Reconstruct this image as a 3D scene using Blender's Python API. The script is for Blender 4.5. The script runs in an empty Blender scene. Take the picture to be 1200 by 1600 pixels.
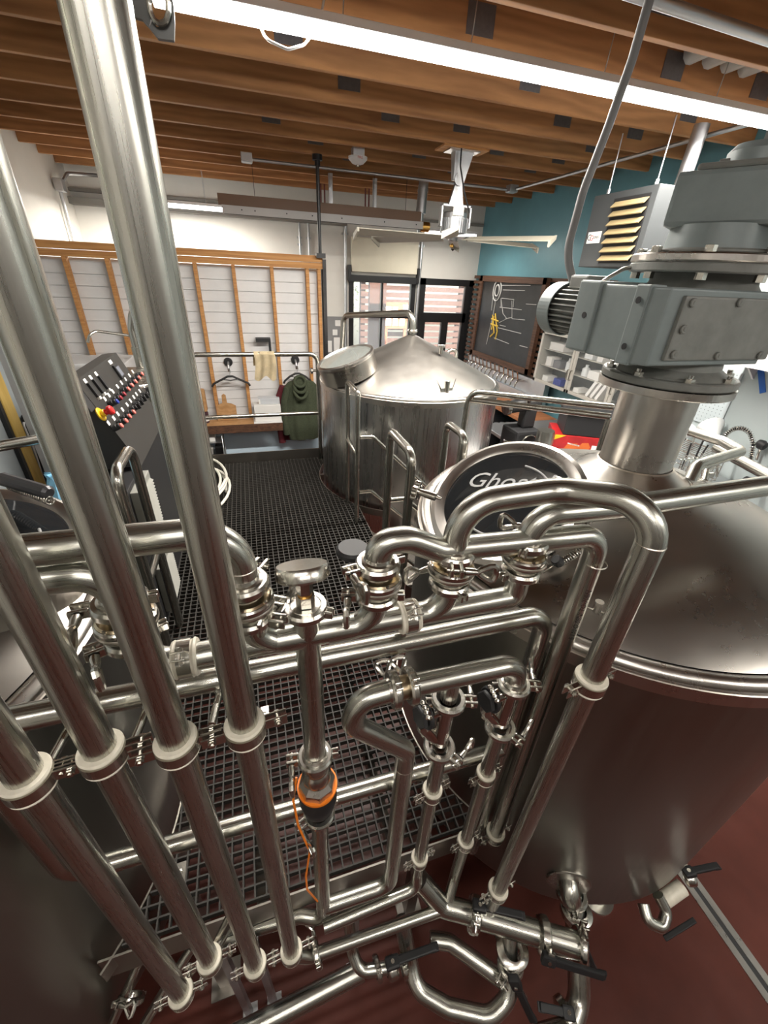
import bpy, bmesh, math, random
from mathutils import Vector, Matrix
random.seed(7)
S = bpy.context.scene
COL = S.collection
PI = math.pi
def V(*a): return Vector(a)

# ---------------------------------------------------------------- camera
CAM = V(0, 0, 2.75)
RX = V(0.9566146, -0.2882320, 0.0425549)      # camera right, in world axes
RD = V(-0.1088949, -0.4891748, -0.8653612)    # camera down
RF = V(0.2702416, 0.8231831, -0.4993387)      # camera forward
FPX = 645.372
cd = bpy.data.cameras.new('camera')
cam = bpy.data.objects.new('camera', cd); COL.objects.link(cam)
m = Matrix.Identity(4)
for i in range(3):
    m[i][0] = RX[i]; m[i][1] = -RD[i]; m[i][2] = -RF[i]; m[i][3] = CAM[i]
cam.matrix_world = m
cd.sensor_fit = 'VERTICAL'; cd.sensor_height = 32.0; cd.sensor_width = 24.0
cd.lens = FPX * 32.0 / 1600.0
cd.clip_start = 0.02; cd.clip_end = 200
S.camera = cam
def ray(px, py): return RX*(px-600) + RD*(py-800) + RF*FPX
def aX(px, py, x): r = ray(px, py); return CAM + r*(x/r.x)
def aY(px, py, y): r = ray(px, py); return CAM + r*(y/r.y)
def aZ(px, py, z): r = ray(px, py); return CAM + r*((z-CAM.z)/r.z)

# ---------------------------------------------------------------- colour management, world, lights
S.view_settings.view_transform = 'Standard'
S.view_settings.look = 'None'
S.view_settings.gamma = 1
S.view_settings.use_curve_mapping = False
S.view_settings.exposure = 0.18
W = bpy.data.worlds.new('world'); S.world = W; W.use_nodes = True
nt = W.node_tree
bg = nt.nodes['Background']
sky = nt.nodes.new('ShaderNodeTexSky')
sky.sun_elevation = math.radians(48); sky.sun_rotation = math.radians(150); sky.sun_intensity = 0.3
nt.links.new(sky.outputs[0], bg.inputs[0]); bg.inputs[1].default_value = 0.8

def area(name, loc, sx, sy, power, col, rot=(0, 0, 0)):
    l = bpy.data.lights.new(name, 'AREA'); l.shape = 'RECTANGLE'; l.size = sx; l.size_y = sy
    l.energy = power; l.color = col
    o = bpy.data.objects.new(name, l); COL.objects.link(o); o.location = loc; o.rotation_euler = rot
    return o
WARM = (1.0, 0.94, 0.86)
# (the strip lamps carry their own light, see strip_light)
LAMP_POWER = 150

# ---------------------------------------------------------------- materials
def nodes(name):
    M = bpy.data.materials.new(name); M.use_nodes = True
    n = M.node_tree; return M, n, n.nodes['Principled BSDF']
def link(n, a, b): n.links.new(a, b)
def coord(n, scale=(1, 1, 1), kind='Object'):
    tc = n.nodes.new('ShaderNodeTexCoord'); mp = n.nodes.new('ShaderNodeMapping')
    mp.inputs['Scale'].default_value = scale
    link(n, tc.outputs[kind], mp.inputs[0]); return mp.outputs[0]
def noise(n, vec, scale, detail=4, rough=0.6):
    t = n.nodes.new('ShaderNodeTexNoise'); t.inputs['Scale'].default_value = scale
    t.inputs['Detail'].default_value = detail; t.inputs['Roughness'].default_value = rough
    link(n, vec, t.inputs['Vector']); return t.outputs['Fac']
def ramp(n, fac, stops):
    r = n.nodes.new('ShaderNodeValToRGB'); e = r.color_ramp.elements
    e[0].position, e[0].color = stops[0][0], (*stops[0][1], 1)
    e[1].position, e[1].color = stops[-1][0], (*stops[-1][1], 1)
    for p, c in stops[1:-1]:
        k = e.new(p); k.color = (*c, 1)
    link(n, fac, r.inputs[0]); return r.outputs[0]
def mrange(n, fac, a, b):
    r = n.nodes.new('ShaderNodeMapRange'); r.inputs[3].default_value = a; r.inputs[4].default_value = b
    link(n, fac, r.inputs[0]); return r.outputs[0]
def bump(n, fac, b, strength=0.2, dist=0.002):
    k = n.nodes.new('ShaderNodeBump'); k.inputs['Strength'].default_value = strength; k.inputs['Distance'].default_value = dist
    link(n, fac, k.inputs['Height']); link(n, k.outputs[0], b.inputs['Normal'])
def flat(name, col, rough=0.5, metal=0.0, var=0.0, scale=12, **kw):
    M, n, b = nodes(name)
    b.inputs['Base Color'].default_value = (*col, 1); b.inputs['Roughness'].default_value = rough
    b.inputs['Metallic'].default_value = metal
    if var:
        f = noise(n, coord(n), scale)
        c2 = tuple(max(0, c*(1-var)) for c in col); c3 = tuple(min(1, c*(1+var)) for c in col)
        link(n, ramp(n, f, [(0.3, c2), (0.7, c3)]), b.inputs['Base Color'])
    for k, v in kw.items(): b.inputs[k].default_value = v
    return M
def steel(name, col, r0, r1, sc=(1, 1, 1), ns=6, bm_=0.0):
    M, n, b = nodes(name); b.inputs['Metallic'].default_value = 1
    v = coord(n, sc); f = noise(n, v, ns, 6, 0.65)
    link(n, ramp(n, f, [(0.25, tuple(c*0.9 for c in col)), (0.75, col)]), b.inputs['Base Color'])
    r = ramp(n, f, [(0.2, (r0, r0, r0)), (0.8, (r1, r1, r1))]); link(n, r, b.inputs['Roughness'])
    if bm_: bump(n, f, b, bm_, 0.001)
    return M
def brushed(name, col, r0, r1, dark=0.8):
    """drawn tube: fine streaks running along the tube"""
    M, n, b = nodes(name); b.inputs['Metallic'].default_value = 1
    v = coord(n, (14, 0.8, 1), 'UV'); f = noise(n, v, 3.0, 3, 0.6)
    g = noise(n, coord(n, (1, 1, 1)), 4, 2, 0.5)
    ad = n.nodes.new('ShaderNodeMath'); ad.operation = 'ADD'; link(n, f, ad.inputs[0]); link(n, g, ad.inputs[1])
    hf = n.nodes.new('ShaderNodeMath'); hf.operation = 'MULTIPLY'; hf.inputs[1].default_value = 0.5; link(n, ad.outputs[0], hf.inputs[0])
    link(n, ramp(n, hf.outputs[0], [(0.35, tuple(c*dark for c in col)), (0.65, col)]), b.inputs['Base Color'])
    link(n, ramp(n, f, [(0.3, (r0,)*3), (0.7, (r1,)*3)]), b.inputs['Roughness'])
    return M
def wood(name, c0, c1, sc=(0.6, 8, 8), ns=3, rough=0.7):
    M, n, b = nodes(name); b.inputs['Roughness'].default_value = rough
    v = coord(n, sc); f = noise(n, v, ns, 5, 0.6)
    w = n.nodes.new('ShaderNodeTexWave'); w.inputs['Scale'].default_value = 1.3; w.inputs['Distortion'].default_value = 14
    w.inputs['Detail'].default_value = 3; w.bands_direction = 'Z'
    link(n, v, w.inputs['Vector'])
    mx = n.nodes.new('ShaderNodeMath'); mx.operation = 'ADD'; link(n, f, mx.inputs[0])
    ml = n.nodes.new('ShaderNodeMath'); ml.operation = 'MULTIPLY'; ml.inputs[1].default_value = 0.22
    link(n, w.outputs['Fac'], ml.inputs[0]); link(n, ml.outputs[0], mx.inputs[1])
    link(n, ramp(n, mx.outputs[0], [(0.3, c0), (0.85, c1)]), b.inputs['Base Color'])
    return M
def emit(name, col, s):
    M, n, b = nodes(name); b.inputs['Base Color'].default_value = (*col, 1)
    b.inputs['Emission Color'].default_value = (*col, 1); b.inputs['Emission Strength'].default_value = s
    return M
def glass(name, col=(0.9, 0.95, 0.95), rough=0.02, alpha=0.25):
    M, n, b = nodes(name)
    b.inputs['Base Color'].default_value = (*col, 1); b.inputs['Roughness'].default_value = rough
    b.inputs['Alpha'].default_value = alpha; b.inputs['IOR'].default_value = 1.5
    return M
PIPE = brushed('pipe_steel', (0.545, 0.54, 0.49), 0.24, 0.34, 0.86)
PIPE_DARK = brushed('handrail_steel', (0.54, 0.53, 0.48), 0.21, 0.29, 0.86)
TANKW = steel('tank_wall_steel', (0.335, 0.335, 0.305), 0.26, 0.38, (9, 9, 0.25), 3)
TANKC = steel('tank_cone_steel', (0.44, 0.42, 0.385), 0.24, 0.33, (1.4, 1.4, 1.4), 2.5)
TANKK = steel('kettle_cone_steel', (0.44, 0.42, 0.39), 0.34, 0.46, (1.4, 1.4, 1.4), 2.5)
KETTLEW = steel('kettle_wall_steel', (0.56, 0.55, 0.54), 0.22, 0.34, (9, 9, 0.25), 3)
TANKB = steel('tank_band_steel', (0.60, 0.57, 0.53), 0.24, 0.34, (3, 3, 3), 2)
CAST = steel('cast_steel', (0.60, 0.58, 0.53), 0.20, 0.28, (4, 4, 4), 2)
POLISH = steel('polished_steel', (0.60, 0.57, 0.53), 0.04, 0.1, (3, 3, 3), 3)
GALV = steel('galvanised_steel', (0.55, 0.56, 0.57), 0.36, 0.5, (6, 6, 6), 3)
BRASS = flat('brass', (0.62, 0.36, 0.1), 0.3, 1)
WELD = flat('weld_bead', (0.75, 0.7, 0.62), 0.35, 1)
FASCIA = steel('deck_frame_steel', (0.36, 0.335, 0.30), 0.3, 0.45, (3, 30, 3), 4)
NYLON = flat('white_nylon', (0.66, 0.62, 0.52), 0.45, 0, 0.12, 30)
GRATE = flat('grating_resin', (0.030, 0.028, 0.024), 0.65, 0, 0.25, 30)
BLACK = flat('black_plastic', (0.012, 0.012, 0.013), 0.55)
BLACKP = flat('black_paint', (0.015, 0.015, 0.016), 0.35)
PANEL = flat('dark_grey_panel', (0.022, 0.021, 0.019), 0.48, 0.1, 0.08, 4)
GEAR = flat('gearbox_grey_paint', (0.21, 0.245, 0.245), 0.42, 0.1, 0.1, 9)
GEARD = flat('gearbox_dark_paint', (0.20, 0.205, 0.19), 0.45, 0.1, 0.15, 14)
TEAL = flat('teal_wall_paint', (0.12, 0.29, 0.34), 0.42, 0, 0.06, 3)
WHITE = flat('white_wall_paint', (0.66, 0.64, 0.59), 0.65, 0, 0.04, 2)
PALE = flat('daylit_pale_blue_panel', (0.58, 0.72, 0.82), 0.4, 0, 0.05, 2)  # pale blue panel with the daylight on it put into the colour
GREYW = flat('grey_blue_wall_panel', (0.40, 0.45, 0.47), 0.4, 0, 0.06, 2)
LUMBER = wood('pine_lumber', (0.36, 0.15, 0.045), (0.56, 0.29, 0.10))
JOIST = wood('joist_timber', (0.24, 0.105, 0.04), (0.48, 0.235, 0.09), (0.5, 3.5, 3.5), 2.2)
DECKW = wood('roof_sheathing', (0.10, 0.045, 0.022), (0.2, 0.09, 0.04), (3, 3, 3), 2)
YELLOWW = wood('yellow_pine', (0.55, 0.36, 0.08), (0.70, 0.50, 0.16), (6, 6, 0.6), 2)
DARKWOOD = wood('walnut_boards', (0.045, 0.02, 0.01), (0.12, 0.055, 0.028), (6, 0.7, 6), 3)
SIDING = flat('white_siding_paint', (0.66, 0.66, 0.66), 0.5, 0, 0.06, 3)
PLATE = flat('grey_truss_plate', (0.17, 0.165, 0.17), 0.45, 0.6, 0.1, 40)
PAPER = flat('paper', (0.72, 0.71, 0.68), 0.7)
GREEN = flat('olive_knit', (0.045, 0.055, 0.03), 0.95, 0, 0.25, 60)
MAROON = flat('maroon_knit', (0.10, 0.012, 0.018), 0.95, 0, 0.2, 60)
CREAM = flat('cream_cloth', (0.55, 0.46, 0.30), 0.9, 0, 0.18, 12)
HOSE = flat('cream_hose', (0.70, 0.68, 0.60), 0.4)
ORANGE = flat('orange_rubber', (0.80, 0.20, 0.01), 0.4)
RED = flat('red_plastic', (0.50, 0.015, 0.015), 0.35)
REDCARD = flat('red_carton', (0.38, 0.01, 0.012), 0.45, 0, 0.3, 6)
YELLOW = flat('yellow_plastic', (0.75, 0.48, 0.01), 0.4)
BLUE = flat('blue_plastic', (0.01, 0.03, 0.25), 0.4)
BLUETAPE = flat('blue_tape', (0.01, 0.10, 0.40), 0.5)
MILKY = flat('milky_plastic', (0.70, 0.72, 0.72), 0.3, 0, 0.05, 5)
CARDB = flat('cardboard', (0.38, 0.22, 0.11), 0.8, 0, 0.1, 8)
BOARDWOOD = wood('board_wood', (0.33, 0.17, 0.06), (0.50, 0.29, 0.13), (4, 4, 4), 2)
VENT = flat('grey_filter_plastic', (0.24, 0.24, 0.215), 0.5, 0, 0.05, 20)
GLASS = glass('clear_pane')
DGLASS = glass('dark_lid_glass', (0.02, 0.022, 0.024), 0.03, 0.82)
TAN = flat('tan_louvre', (0.27, 0.21, 0.11), 0.5, 0, 0.08, 8)
HEATER = flat('charcoal_heater_paint', (0.06, 0.065, 0.068), 0.4, 0.2)
BROWNP = flat('brown_heater_paint', (0.11, 0.05, 0.018), 0.5)
FENCE = flat('red_brown_fence', (0.075, 0.035, 0.026), 0.7, 0, 0.15, 6)
CHALK = flat('chalkboard', (0.014, 0.014, 0.015), 0.42, 0, 0.35, 6)
LED = emit('led_diffuser', (1.0, 0.98, 0.95), 12)
def floor_mat():
    M, n, b = nodes('red_floor_coating')
    v = coord(n, (1, 1, 1)); f = noise(n, v, 2.2, 8, 0.6)
    link(n, ramp(n, f, [(0.3, (0.058, 0.016, 0.011)), (0.7, (0.098, 0.028, 0.020))]), b.inputs['Base Color'])
    link(n, mrange(n, noise(n, v, 9, 5), 0.28, 0.5), b.inputs['Roughness'])
    b.inputs['Specular IOR Level'].default_value = 0.25
    bump(n, noise(n, v, 160, 3), b, 0.12, 0.001)
    return M
FLOOR = floor_mat()

# ---------------------------------------------------------------- mesh helpers
def frame_of(axis):
    z = Vector(axis).normalized()
    h = V(0, 0, 1) if abs(z.z) < 0.95 else V(0, 1, 0)
    x = h.cross(z).normalized(); y = z.cross(x)
    M = Matrix.Identity(4)
    for i in range(3): M[i][0] = x[i]; M[i][1] = y[i]; M[i][2] = z[i]
    return M
def B(): return bmesh.new()
def box(bm, c, s, rot=None, bev=0.0):
    """axis aligned box: centre c, size s; rot = optional 3x3/4x4 matrix about the centre"""
    hx, hy, hz = s[0]/2, s[1]/2, s[2]/2
    vs = [V(x, y, z) for x in (-hx, hx) for y in (-hy, hy) for z in (-hz, hz)]
    Mx = Matrix.Translation(Vector(c)) @ (rot.to_4x4() if rot else Matrix.Identity(4))
    v = [bm.verts.new(Mx @ p) for p in vs]
    fs = [bm.faces.new([v[i] for i in q]) for q in ((0, 1, 3, 2), (4, 6, 7, 5), (0, 4, 5, 1), (2, 3, 7, 6), (0, 2, 6, 4), (1, 5, 7, 3))]
    if bev:
        es = list({e for f in fs for e in f.edges})
        bmesh.ops.bevel(bm, geom=es, offset=bev, segments=2, profile=0.6, affect='EDGES')
    return bm
def bb(bm, a, b, bev=0.0):
    return box(bm, [(a[i]+b[i])/2 for i in range(3)], [abs(a[i]-b[i]) for i in range(3)], None, bev)
def hexa(bm, p):
    """8 corners: 4 of one face then the 4 matching of the other"""
    v = [bm.verts.new(Vector(q)) for q in p]
    for q in ((3, 2, 1, 0), (4, 5, 6, 7), (0, 1, 5, 4), (1, 2, 6, 5), (2, 3, 7, 6), (3, 0, 4, 7)):
        bm.faces.new([v[i] for i in q])
def quadslab(bm, p, n, t):
    """quad p (4 points) thickened by t along n"""
    n = Vector(n).normalized()*t
    hexa(bm, [Vector(q) for q in p] + [Vector(q)+n for q in p])
def fillet(pts, fr, n=8):
    pts = [Vector(p) for p in pts]; out = [pts[0]]
    for i in range(1, len(pts)-1):
        a, b, c = pts[i-1], pts[i], pts[i+1]
        u = (a-b); w = (c-b); lu, lw = u.length, w.length; u.normalize(); w.normalize()
        ang = u.angle(w)
        if ang > PI-0.02: out.append(b); continue
        d = min(fr/math.tan(ang/2), lu*(0.97 if i == 1 else 0.49), lw*(0.97 if i == len(pts)-2 else 0.49))
        r = d*math.tan(ang/2)
        bis = (u+w).normalized(); cen = b + bis*(r/math.sin(ang/2))
        p0 = b+u*d-cen; p1 = b+w*d-cen
        q = p0.rotation_difference(p1)
        for k in range(n+1):
            from mathutils import Quaternion
            out.append(cen + Quaternion(q.axis, q.angle*k/n) @ p0)
    out.append(pts[-1]); return out
def tube(bm, pts, r, fr=0.0, seg=20, closed=False, cap=True, radii=None, n=8):
    P = fillet(pts, fr, n) if fr else [Vector(p) for p in pts]
    N = len(P); rings = []; nrm = None
    for i in range(N):
        if closed: t = (P[(i+1) % N]-P[i-1]).normalized()
        elif i == 0: t = (P[1]-P[0]).normalized()
        elif i == N-1: t = (P[-1]-P[-2]).normalized()
        else: t = ((P[i+1]-P[i]).normalized()+(P[i]-P[i-1]).normalized()).normalized()
        if nrm is None:
            h = V(0, 0, 1) if abs(t.z) < 0.9 else V(1, 0, 0)
            nrm = h.cross(t).normalized()
        else:
            nrm = (nrm - t*nrm.dot(t)).normalized()
        bt = t.cross(nrm); rr = radii[i] if radii else r
        rings.append([bm.verts.new(P[i]+(nrm*math.cos(2*PI*k/seg)+bt*math.sin(2*PI*k/seg))*rr) for k in range(seg)])
    M_ = N if closed else N-1
    uv = bm.loops.layers.uv.verify(); run = 0.0
    for i in range(M_):
        a, b = rings[i], rings[(i+1) % N]; nx = run+(P[(i+1) % N]-P[i]).length
        for k in range(seg):
            f = bm.faces.new([a[k], a[(k+1) % seg], b[(k+1) % seg], b[k]]); f.smooth = True
            for lp, (uu, vv) in zip(f.loops, ((k/seg, run), ((k+1)/seg, run), ((k+1)/seg, nx), (k/seg, nx))): lp[uv].uv = (uu, vv)
        run = nx
    if cap and not closed:
        bm.faces.new(rings[0][::-1]); bm.faces.new(rings[-1])
    return bm
def lathe(bm, prof, o=(0, 0, 0), axis=(0, 0, 1), seg=32, smooth=True, a0=0.0, a1=2*PI):
    """prof: list of (radius, height) from bottom to top"""
    M = Matrix.Translation(Vector(o)) @ frame_of(axis)
    full = abs(a1-a0-2*PI) < 1e-6; n = seg if full else seg+1
    rings = []
    for r, h in prof:
        if r < 1e-6: rings.append([bm.verts.new(M @ V(0, 0, h))])
        else: rings.append([bm.verts.new(M @ V(r*math.cos(a0+(a1-a0)*k/seg), r*math.sin(a0+(a1-a0)*k/seg), h)) for k in range(n)])
    for i in range(len(prof)-1):
        a, b = rings[i], rings[i+1]
        for k in range(seg):
            k2 = (k+1) % n if full else k+1
            if len(a) == 1 and len(b) == 1: continue
            if len(a) == 1: f = bm.faces.new([a[0], b[k2], b[k]])
            elif len(b) == 1: f = bm.faces.new([a[k], a[k2], b[0]])
            else: f = bm.faces.new([a[k], a[k2], b[k2], b[k]])
            f.smooth = smooth
    return bm
def ringz(bm, r, h0, h1, t, o=(0, 0, 0), axis=(0, 0, 1), seg=32, a0=0.0, a1=2*PI):
    return lathe(bm, [(r-t, h0), (r, h0), (r, h1), (r-t, h1), (r-t, h0)], o, axis, seg, False, a0, a1)
def cyl(bm, o, axis, r, h, seg=24, bev=0.0):
    b = min(bev, r*0.5)
    pr = [(0, 0), (r-b, 0), (r, b), (r, h-b), (r-b, h), (0, h)] if b else [(0, 0), (r, 0), (r, h), (0, h)]
    return lathe(bm, pr, o, axis, seg, False)
def bolt(bm, o, axis, r=0.008, h=0.006):
    return lathe(bm, [(0, 0), (r, 0), (r, h), (r*0.6, h*1.1), (0, h*1.1)], o, axis, 6, False)
def prism(bm, pts, n, t):
    """polygon pts (3d, planar) extruded by n*t"""
    n = Vector(n).normalized()*t
    a = [bm.verts.new(Vector(p)) for p in pts]; b = [bm.verts.new(Vector(p)+n) for p in pts]
    bm.faces.new(a[::-1]); bm.faces.new(b)
    k = len(a)
    for i in range(k): bm.faces.new([a[i], a[(i+1) % k], b[(i+1) % k], b[i]])
    return bm
def join_smooth(me, ang=35):
    pass

# ---------------------------------------------------------------- object helpers
def obj(name, bm, mat, parent=None, kind=None, label=None):
    """one mesh object; vertices given in world space, stored relative to the thing's base"""
    bmesh.ops.recalc_face_normals(bm, faces=bm.faces)
    if parent is None:
        xs = [v.co for v in bm.verts]
        if xs:
            lo = V(*[min(p[i] for p in xs) for i in range(3)]); hi = V(*[max(p[i] for p in xs) for i in range(3)])
            base = V((lo.x+hi.x)/2, (lo.y+hi.y)/2, lo.z)
        else: base = V(0, 0, 0)
    else:
        base = Vector(parent['_b'])
    bmesh.ops.translate(bm, vec=-base, verts=bm.verts)
    bm.normal_update()
    for e in bm.edges:
        if len(e.link_faces) == 2 and e.calc_face_angle(0) > 0.62: e.smooth = False
    me = bpy.data.meshes.new(name); bm.to_mesh(me); bm.free()
    for mm in (mat if isinstance(mat, (list, tuple)) else [mat]): me.materials.append(mm)
    o = bpy.data.objects.new(name, me); COL.objects.link(o)
    if parent is None: o.location = base
    else: o.parent = parent; o.location = (0, 0, 0)
    o['_b'] = tuple(base)
    if kind: o['kind'] = kind
    if label: o['label'] = label
    return o
def tag(o, label=None, cat=None, group=None, kind=None):
    if label: o['label'] = label
    if cat: o['category'] = cat
    if group: o['group'] = group
    if kind: o['kind'] = kind
    return o
def empty(name, loc, label=None, cat=None, group=None, kind=None):
    o = bpy.data.objects.new(name, None); COL.objects.link(o); o.location = loc; o.empty_display_size = 0.05
    o['_b'] = tuple(loc); return tag(o, label, cat, group, kind)
def thing(name, bm, mat, label, cat, group=None): return tag(obj(name, bm, mat), label, cat, group)
def copy_tree(o, parent=None):
    c = o.copy(); COL.objects.link(c); c.parent = parent
    for ch in [k for k in ALL_CHILDREN(o)]: copy_tree(ch, c)
    return c
def ALL_CHILDREN(o): return [k for k in bpy.data.objects if k.parent is o]
def place(proto, used, loc, mat3, label, group=None):
    """first use moves the prototype itself, later uses copy it"""
    if used: o = copy_tree(proto)
    else: o = proto
    Mx = Matrix.Translation(Vector(loc)) @ mat3.to_4x4()
    o.matrix_world = Mx; o.location = Vector(loc); o.rotation_euler = mat3.to_3x3().to_euler()
    o['label'] = label
    if group: o['group'] = group
    return o
def text_bm(bm, s, size, Mx, depth=0.0008, shear=0.0):
    c = bpy.data.curves.new('t', 'FONT'); c.body = s; c.size = size; c.extrude = depth; c.align_x = 'CENTER'; c.align_y = 'CENTER'; c.shear = shear
    c.resolution_u = 3
    o = bpy.data.objects.new('t', c); COL.objects.link(o)
    dg = bpy.context.evaluated_depsgraph_get(); me = bpy.data.meshes.new_from_object(o.evaluated_get(dg))
    me.transform(Mx); bm.from_mesh(me)
    bpy.data.objects.remove(o); bpy.data.curves.remove(c); bpy.data.meshes.remove(me)
    return bm
def mat_axes(x, y, z, o=(0, 0, 0)):
    M = Matrix.Identity(4)
    for i in range(3): M[i][0] = x[i]; M[i][1] = y[i]; M[i][2] = z[i]; M[i][3] = o[i]
    return M

# ================================================================ THE ROOM
def struct(name, bm, mat, parent=None): return obj(name, bm, mat, parent, 'structure')
bm = B(); bb(bm, (-2.4, -3.6, -0.1), (4.7, 8.6, 0)); struct('floor', bm, FLOOR)
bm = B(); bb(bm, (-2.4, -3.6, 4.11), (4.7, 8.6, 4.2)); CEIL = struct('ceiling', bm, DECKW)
for k in range(-12, 9):
    y = 3.63 + k*0.5550
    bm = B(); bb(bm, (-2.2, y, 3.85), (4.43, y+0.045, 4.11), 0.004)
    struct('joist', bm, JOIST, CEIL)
    if -2 <= k <= 6:
        for x in (0.35 + (k % 3)*0.5, 2.05 + (k % 2)*0.7, 3.55):
            bm = B(); bb(bm, (x, y-0.003, 3.93), (x+0.17, y, 4.06)); struct('truss_plate', bm, PLATE, CEIL)
CLO = flat('closure_metal', (0.55, 0.57, 0.56), 0.5)       # corrugated closure pieces up between the joists
for (px, py, sp) in ((882, 190, 0.15), (822, 218, 0.15), (1092, 85, 0.16)):
    q = aZ(px, py, 4.03); bm = B()
    y0 = 3.63 + 0.555*math.floor((q.y-3.63)/0.555)+0.06
    for i in range(4):
        tube(bm, [(q.x+i*sp, y0, 4.06), (q.x+i*sp, y0+0.47, 4.06)], 0.06, seg=10)
    struct('corrugated_closure', bm, CLO, CEIL)
# walls
bm = B(); bb(bm, (-2.35, -3.5, 0), (-2.2, 8.4, 4.11)); struct('wall_left', bm, WHITE)
bm = B(); bb(bm, (-2.2, 0, 0), (-2.188, 8.4, 2.95)); struct('trim_1', bm, GREYW)
bm = B(); bb(bm, (-2.35, -3.6, 0), (4.6, -3.5, 4.11)); struct('wall_front', bm, flat('dim_rear_wall', (0.12, 0.11, 0.10), 0.7))
bm = B(); bb(bm, (4.43, 3.55, 0), (4.6, 8.4, 4.11)); struct('wall_right', bm, TEAL)
bm = B(); bb(bm, (4.43, -3.5, 0), (4.6, 3.55, 4.11)); struct('wall_side', bm, [flat('cool_white_paint', (0.40, 0.455, 0.46), 0.5, 0, 0.05, 2)])
bm = B()
bb(bm, (-2.35, 8.4, 0), (1.87, 8.6, 4.11)); bb(bm, (1.87, 8.4, 2.71), (4.6, 8.6, 4.11))
bb(bm, (3.17, 8.4, 0), (3.26, 8.6, 2.71)); bb(bm, (4.40, 8.4, 0), (4.6, 8.6, 2.71)); bb(bm, (1.87, 8.4, 0), (3.17, 8.6, 0.25))
struct('wall_back', bm, WHITE)
# white ledge high on the back wall
bm = B(); bb(bm, (-2.2, 8.2, 3.42), (1.8, 8.4, 3.50)); bb(bm, (-2.2, 8.33, 3.58), (4.4, 8.4, 3.62)); struct('trim_2', bm, flat('dark_wall_gap', (0.2, 0.19, 0.17), 0.6))
# window_1: black frame, four lights
def pane_frame(name, x0, x1, z0, z1, bars_x, bars_z, w, y=8.43):
    e = empty(name, ((x0+x1)/2, y, z0), kind='structure')
    bm = B()
    bb(bm, (x0, y-0.04, z0), (x0+w, y+0.06, z1)); bb(bm, (x1-w, y-0.04, z0), (x1, y+0.06, z1))
    bb(bm, (x0, y-0.04, z1-w), (x1, y+0.06, z1)); bb(bm, (x0, y-0.04, z0), (x1, y+0.06, z0+w))
    for bx, bw in bars_x: bb(bm, (bx-bw/2, y-0.03, z0), (bx+bw/2, y+0.05, z1))
    for bz, bw in bars_z: bb(bm, (x0, y-0.03, bz-bw/2), (x1, y+0.05, bz+bw/2))
    obj('window_frame' if 'window' in name else 'door_frame', bm, BLACKP, e, 'structure')
    bm = B(); bb(bm, (x0+w, y+0.005, z0+w), (x1-w, y+0.012, z1-w)); obj('pane', bm, GLASS, e, 'structure')
    return e
pane_frame('window_1', 1.87, 3.17, 0.25, 2.71, [(2.51, 0.035)], [(2.03, 0.05)], 0.09)
pane_frame('door_1', 3.26, 4.40, 0.0, 2.71, [], [], 0.11)
D1 = [o for o in bpy.data.objects if o.name == 'door_1'][0]
bm = B(); bb(bm, (3.3, 8.39, 1.95), (4.38, 8.48, 2.12)); bb(bm, (3.78, 8.39, 0.1), (3.92, 8.47, 1.95)); bb(bm, (3.37, 8.39, 0.1), (3.42, 8.47, 1.95))
bb(bm, (4.22, 8.39, 0.1), (4.32, 8.47, 2.6)); bb(bm, (3.37, 8.39, 0.1), (4.3, 8.47, 0.35)); obj('door_leaf', bm, BLACKP, D1, 'structure')
bm = B(); cyl(bm, (3.82, 8.36, 1.05), (0, -1, 0), 0.02, 0.05); tube(bm, [(3.82, 8.32, 1.05), (3.92, 8.32, 1.05)], 0.009, seg=10); obj('door_handle', bm, GALV, D1, 'structure')

# outside the glass
bm = B(); bb(bm, (-3, 8.6, -0.15), (9, 16, -0.1)); struct('ground', bm, flat('pale_paving', (0.42, 0.40, 0.37), 0.8, 0, 0.1, 3))
F = empty('slatted_fence', (3.6, 11.0, -0.1), 'red-brown slatted fence with bright gaps seen through the back door', 'fence')
bm = B(); z = 0.0
while z < 3.3:
    bb(bm, (2.75, 11.0, z), (6.4, 11.03, z+0.105)); z += 0.15
obj('board_panel', bm, FENCE, F)
for x in (2.75, 4.1, 5.4):
    bm = B(); bb(bm, (x, 11.03, -0.1), (x+0.12, 11.15, 3.5)); obj('fence_post', bm, FENCE, F)
bm = B(); bb(bm, (2.75, 10.2, -0.1), (3.15, 10.3, 3.6)); thing('timber_post', bm, FENCE, 'broad red-brown timber post outside the left-hand window', 'post')
bm = B()
bb(bm, (3.3, 10.85, 1.55), (4.0, 10.9, 2.15)); bb(bm, (3.35, 10.86, -0.1), (3.42, 10.9, 1.55)); bb(bm, (3.85, 10.86, -0.1), (3.92, 10.9, 1.55)); NB = thing('outdoor_notice_board', bm, flat('rust_board', (0.30, 0.11, 0.06), 0.7), 'rust-coloured board with pale notices outside, behind the window', 'notice board')
for i, (x, z) in enumerate([(3.35, 1.85), (3.52, 1.85), (3.8, 1.9), (3.36, 1.62), (3.54, 1.62), (3.72, 1.62)]):
    bm = B(); bb(bm, (x, 10.84, z), (x+0.14, 10.848, z+0.2)); obj('notice', bm, PAPER, NB)
T = empty('leafy_tree', (2.3, 13.2, -0.1), 'pale green leafy tree outside, at the left edge of the window', 'tree')
bm = B(); tube(bm, [(2.3, 13.2, -0.1), (2.35, 13.2, 1.4), (2.4, 13.25, 2.6)], 0.08); obj('trunk', bm, FENCE, T)
bm = B()
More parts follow.
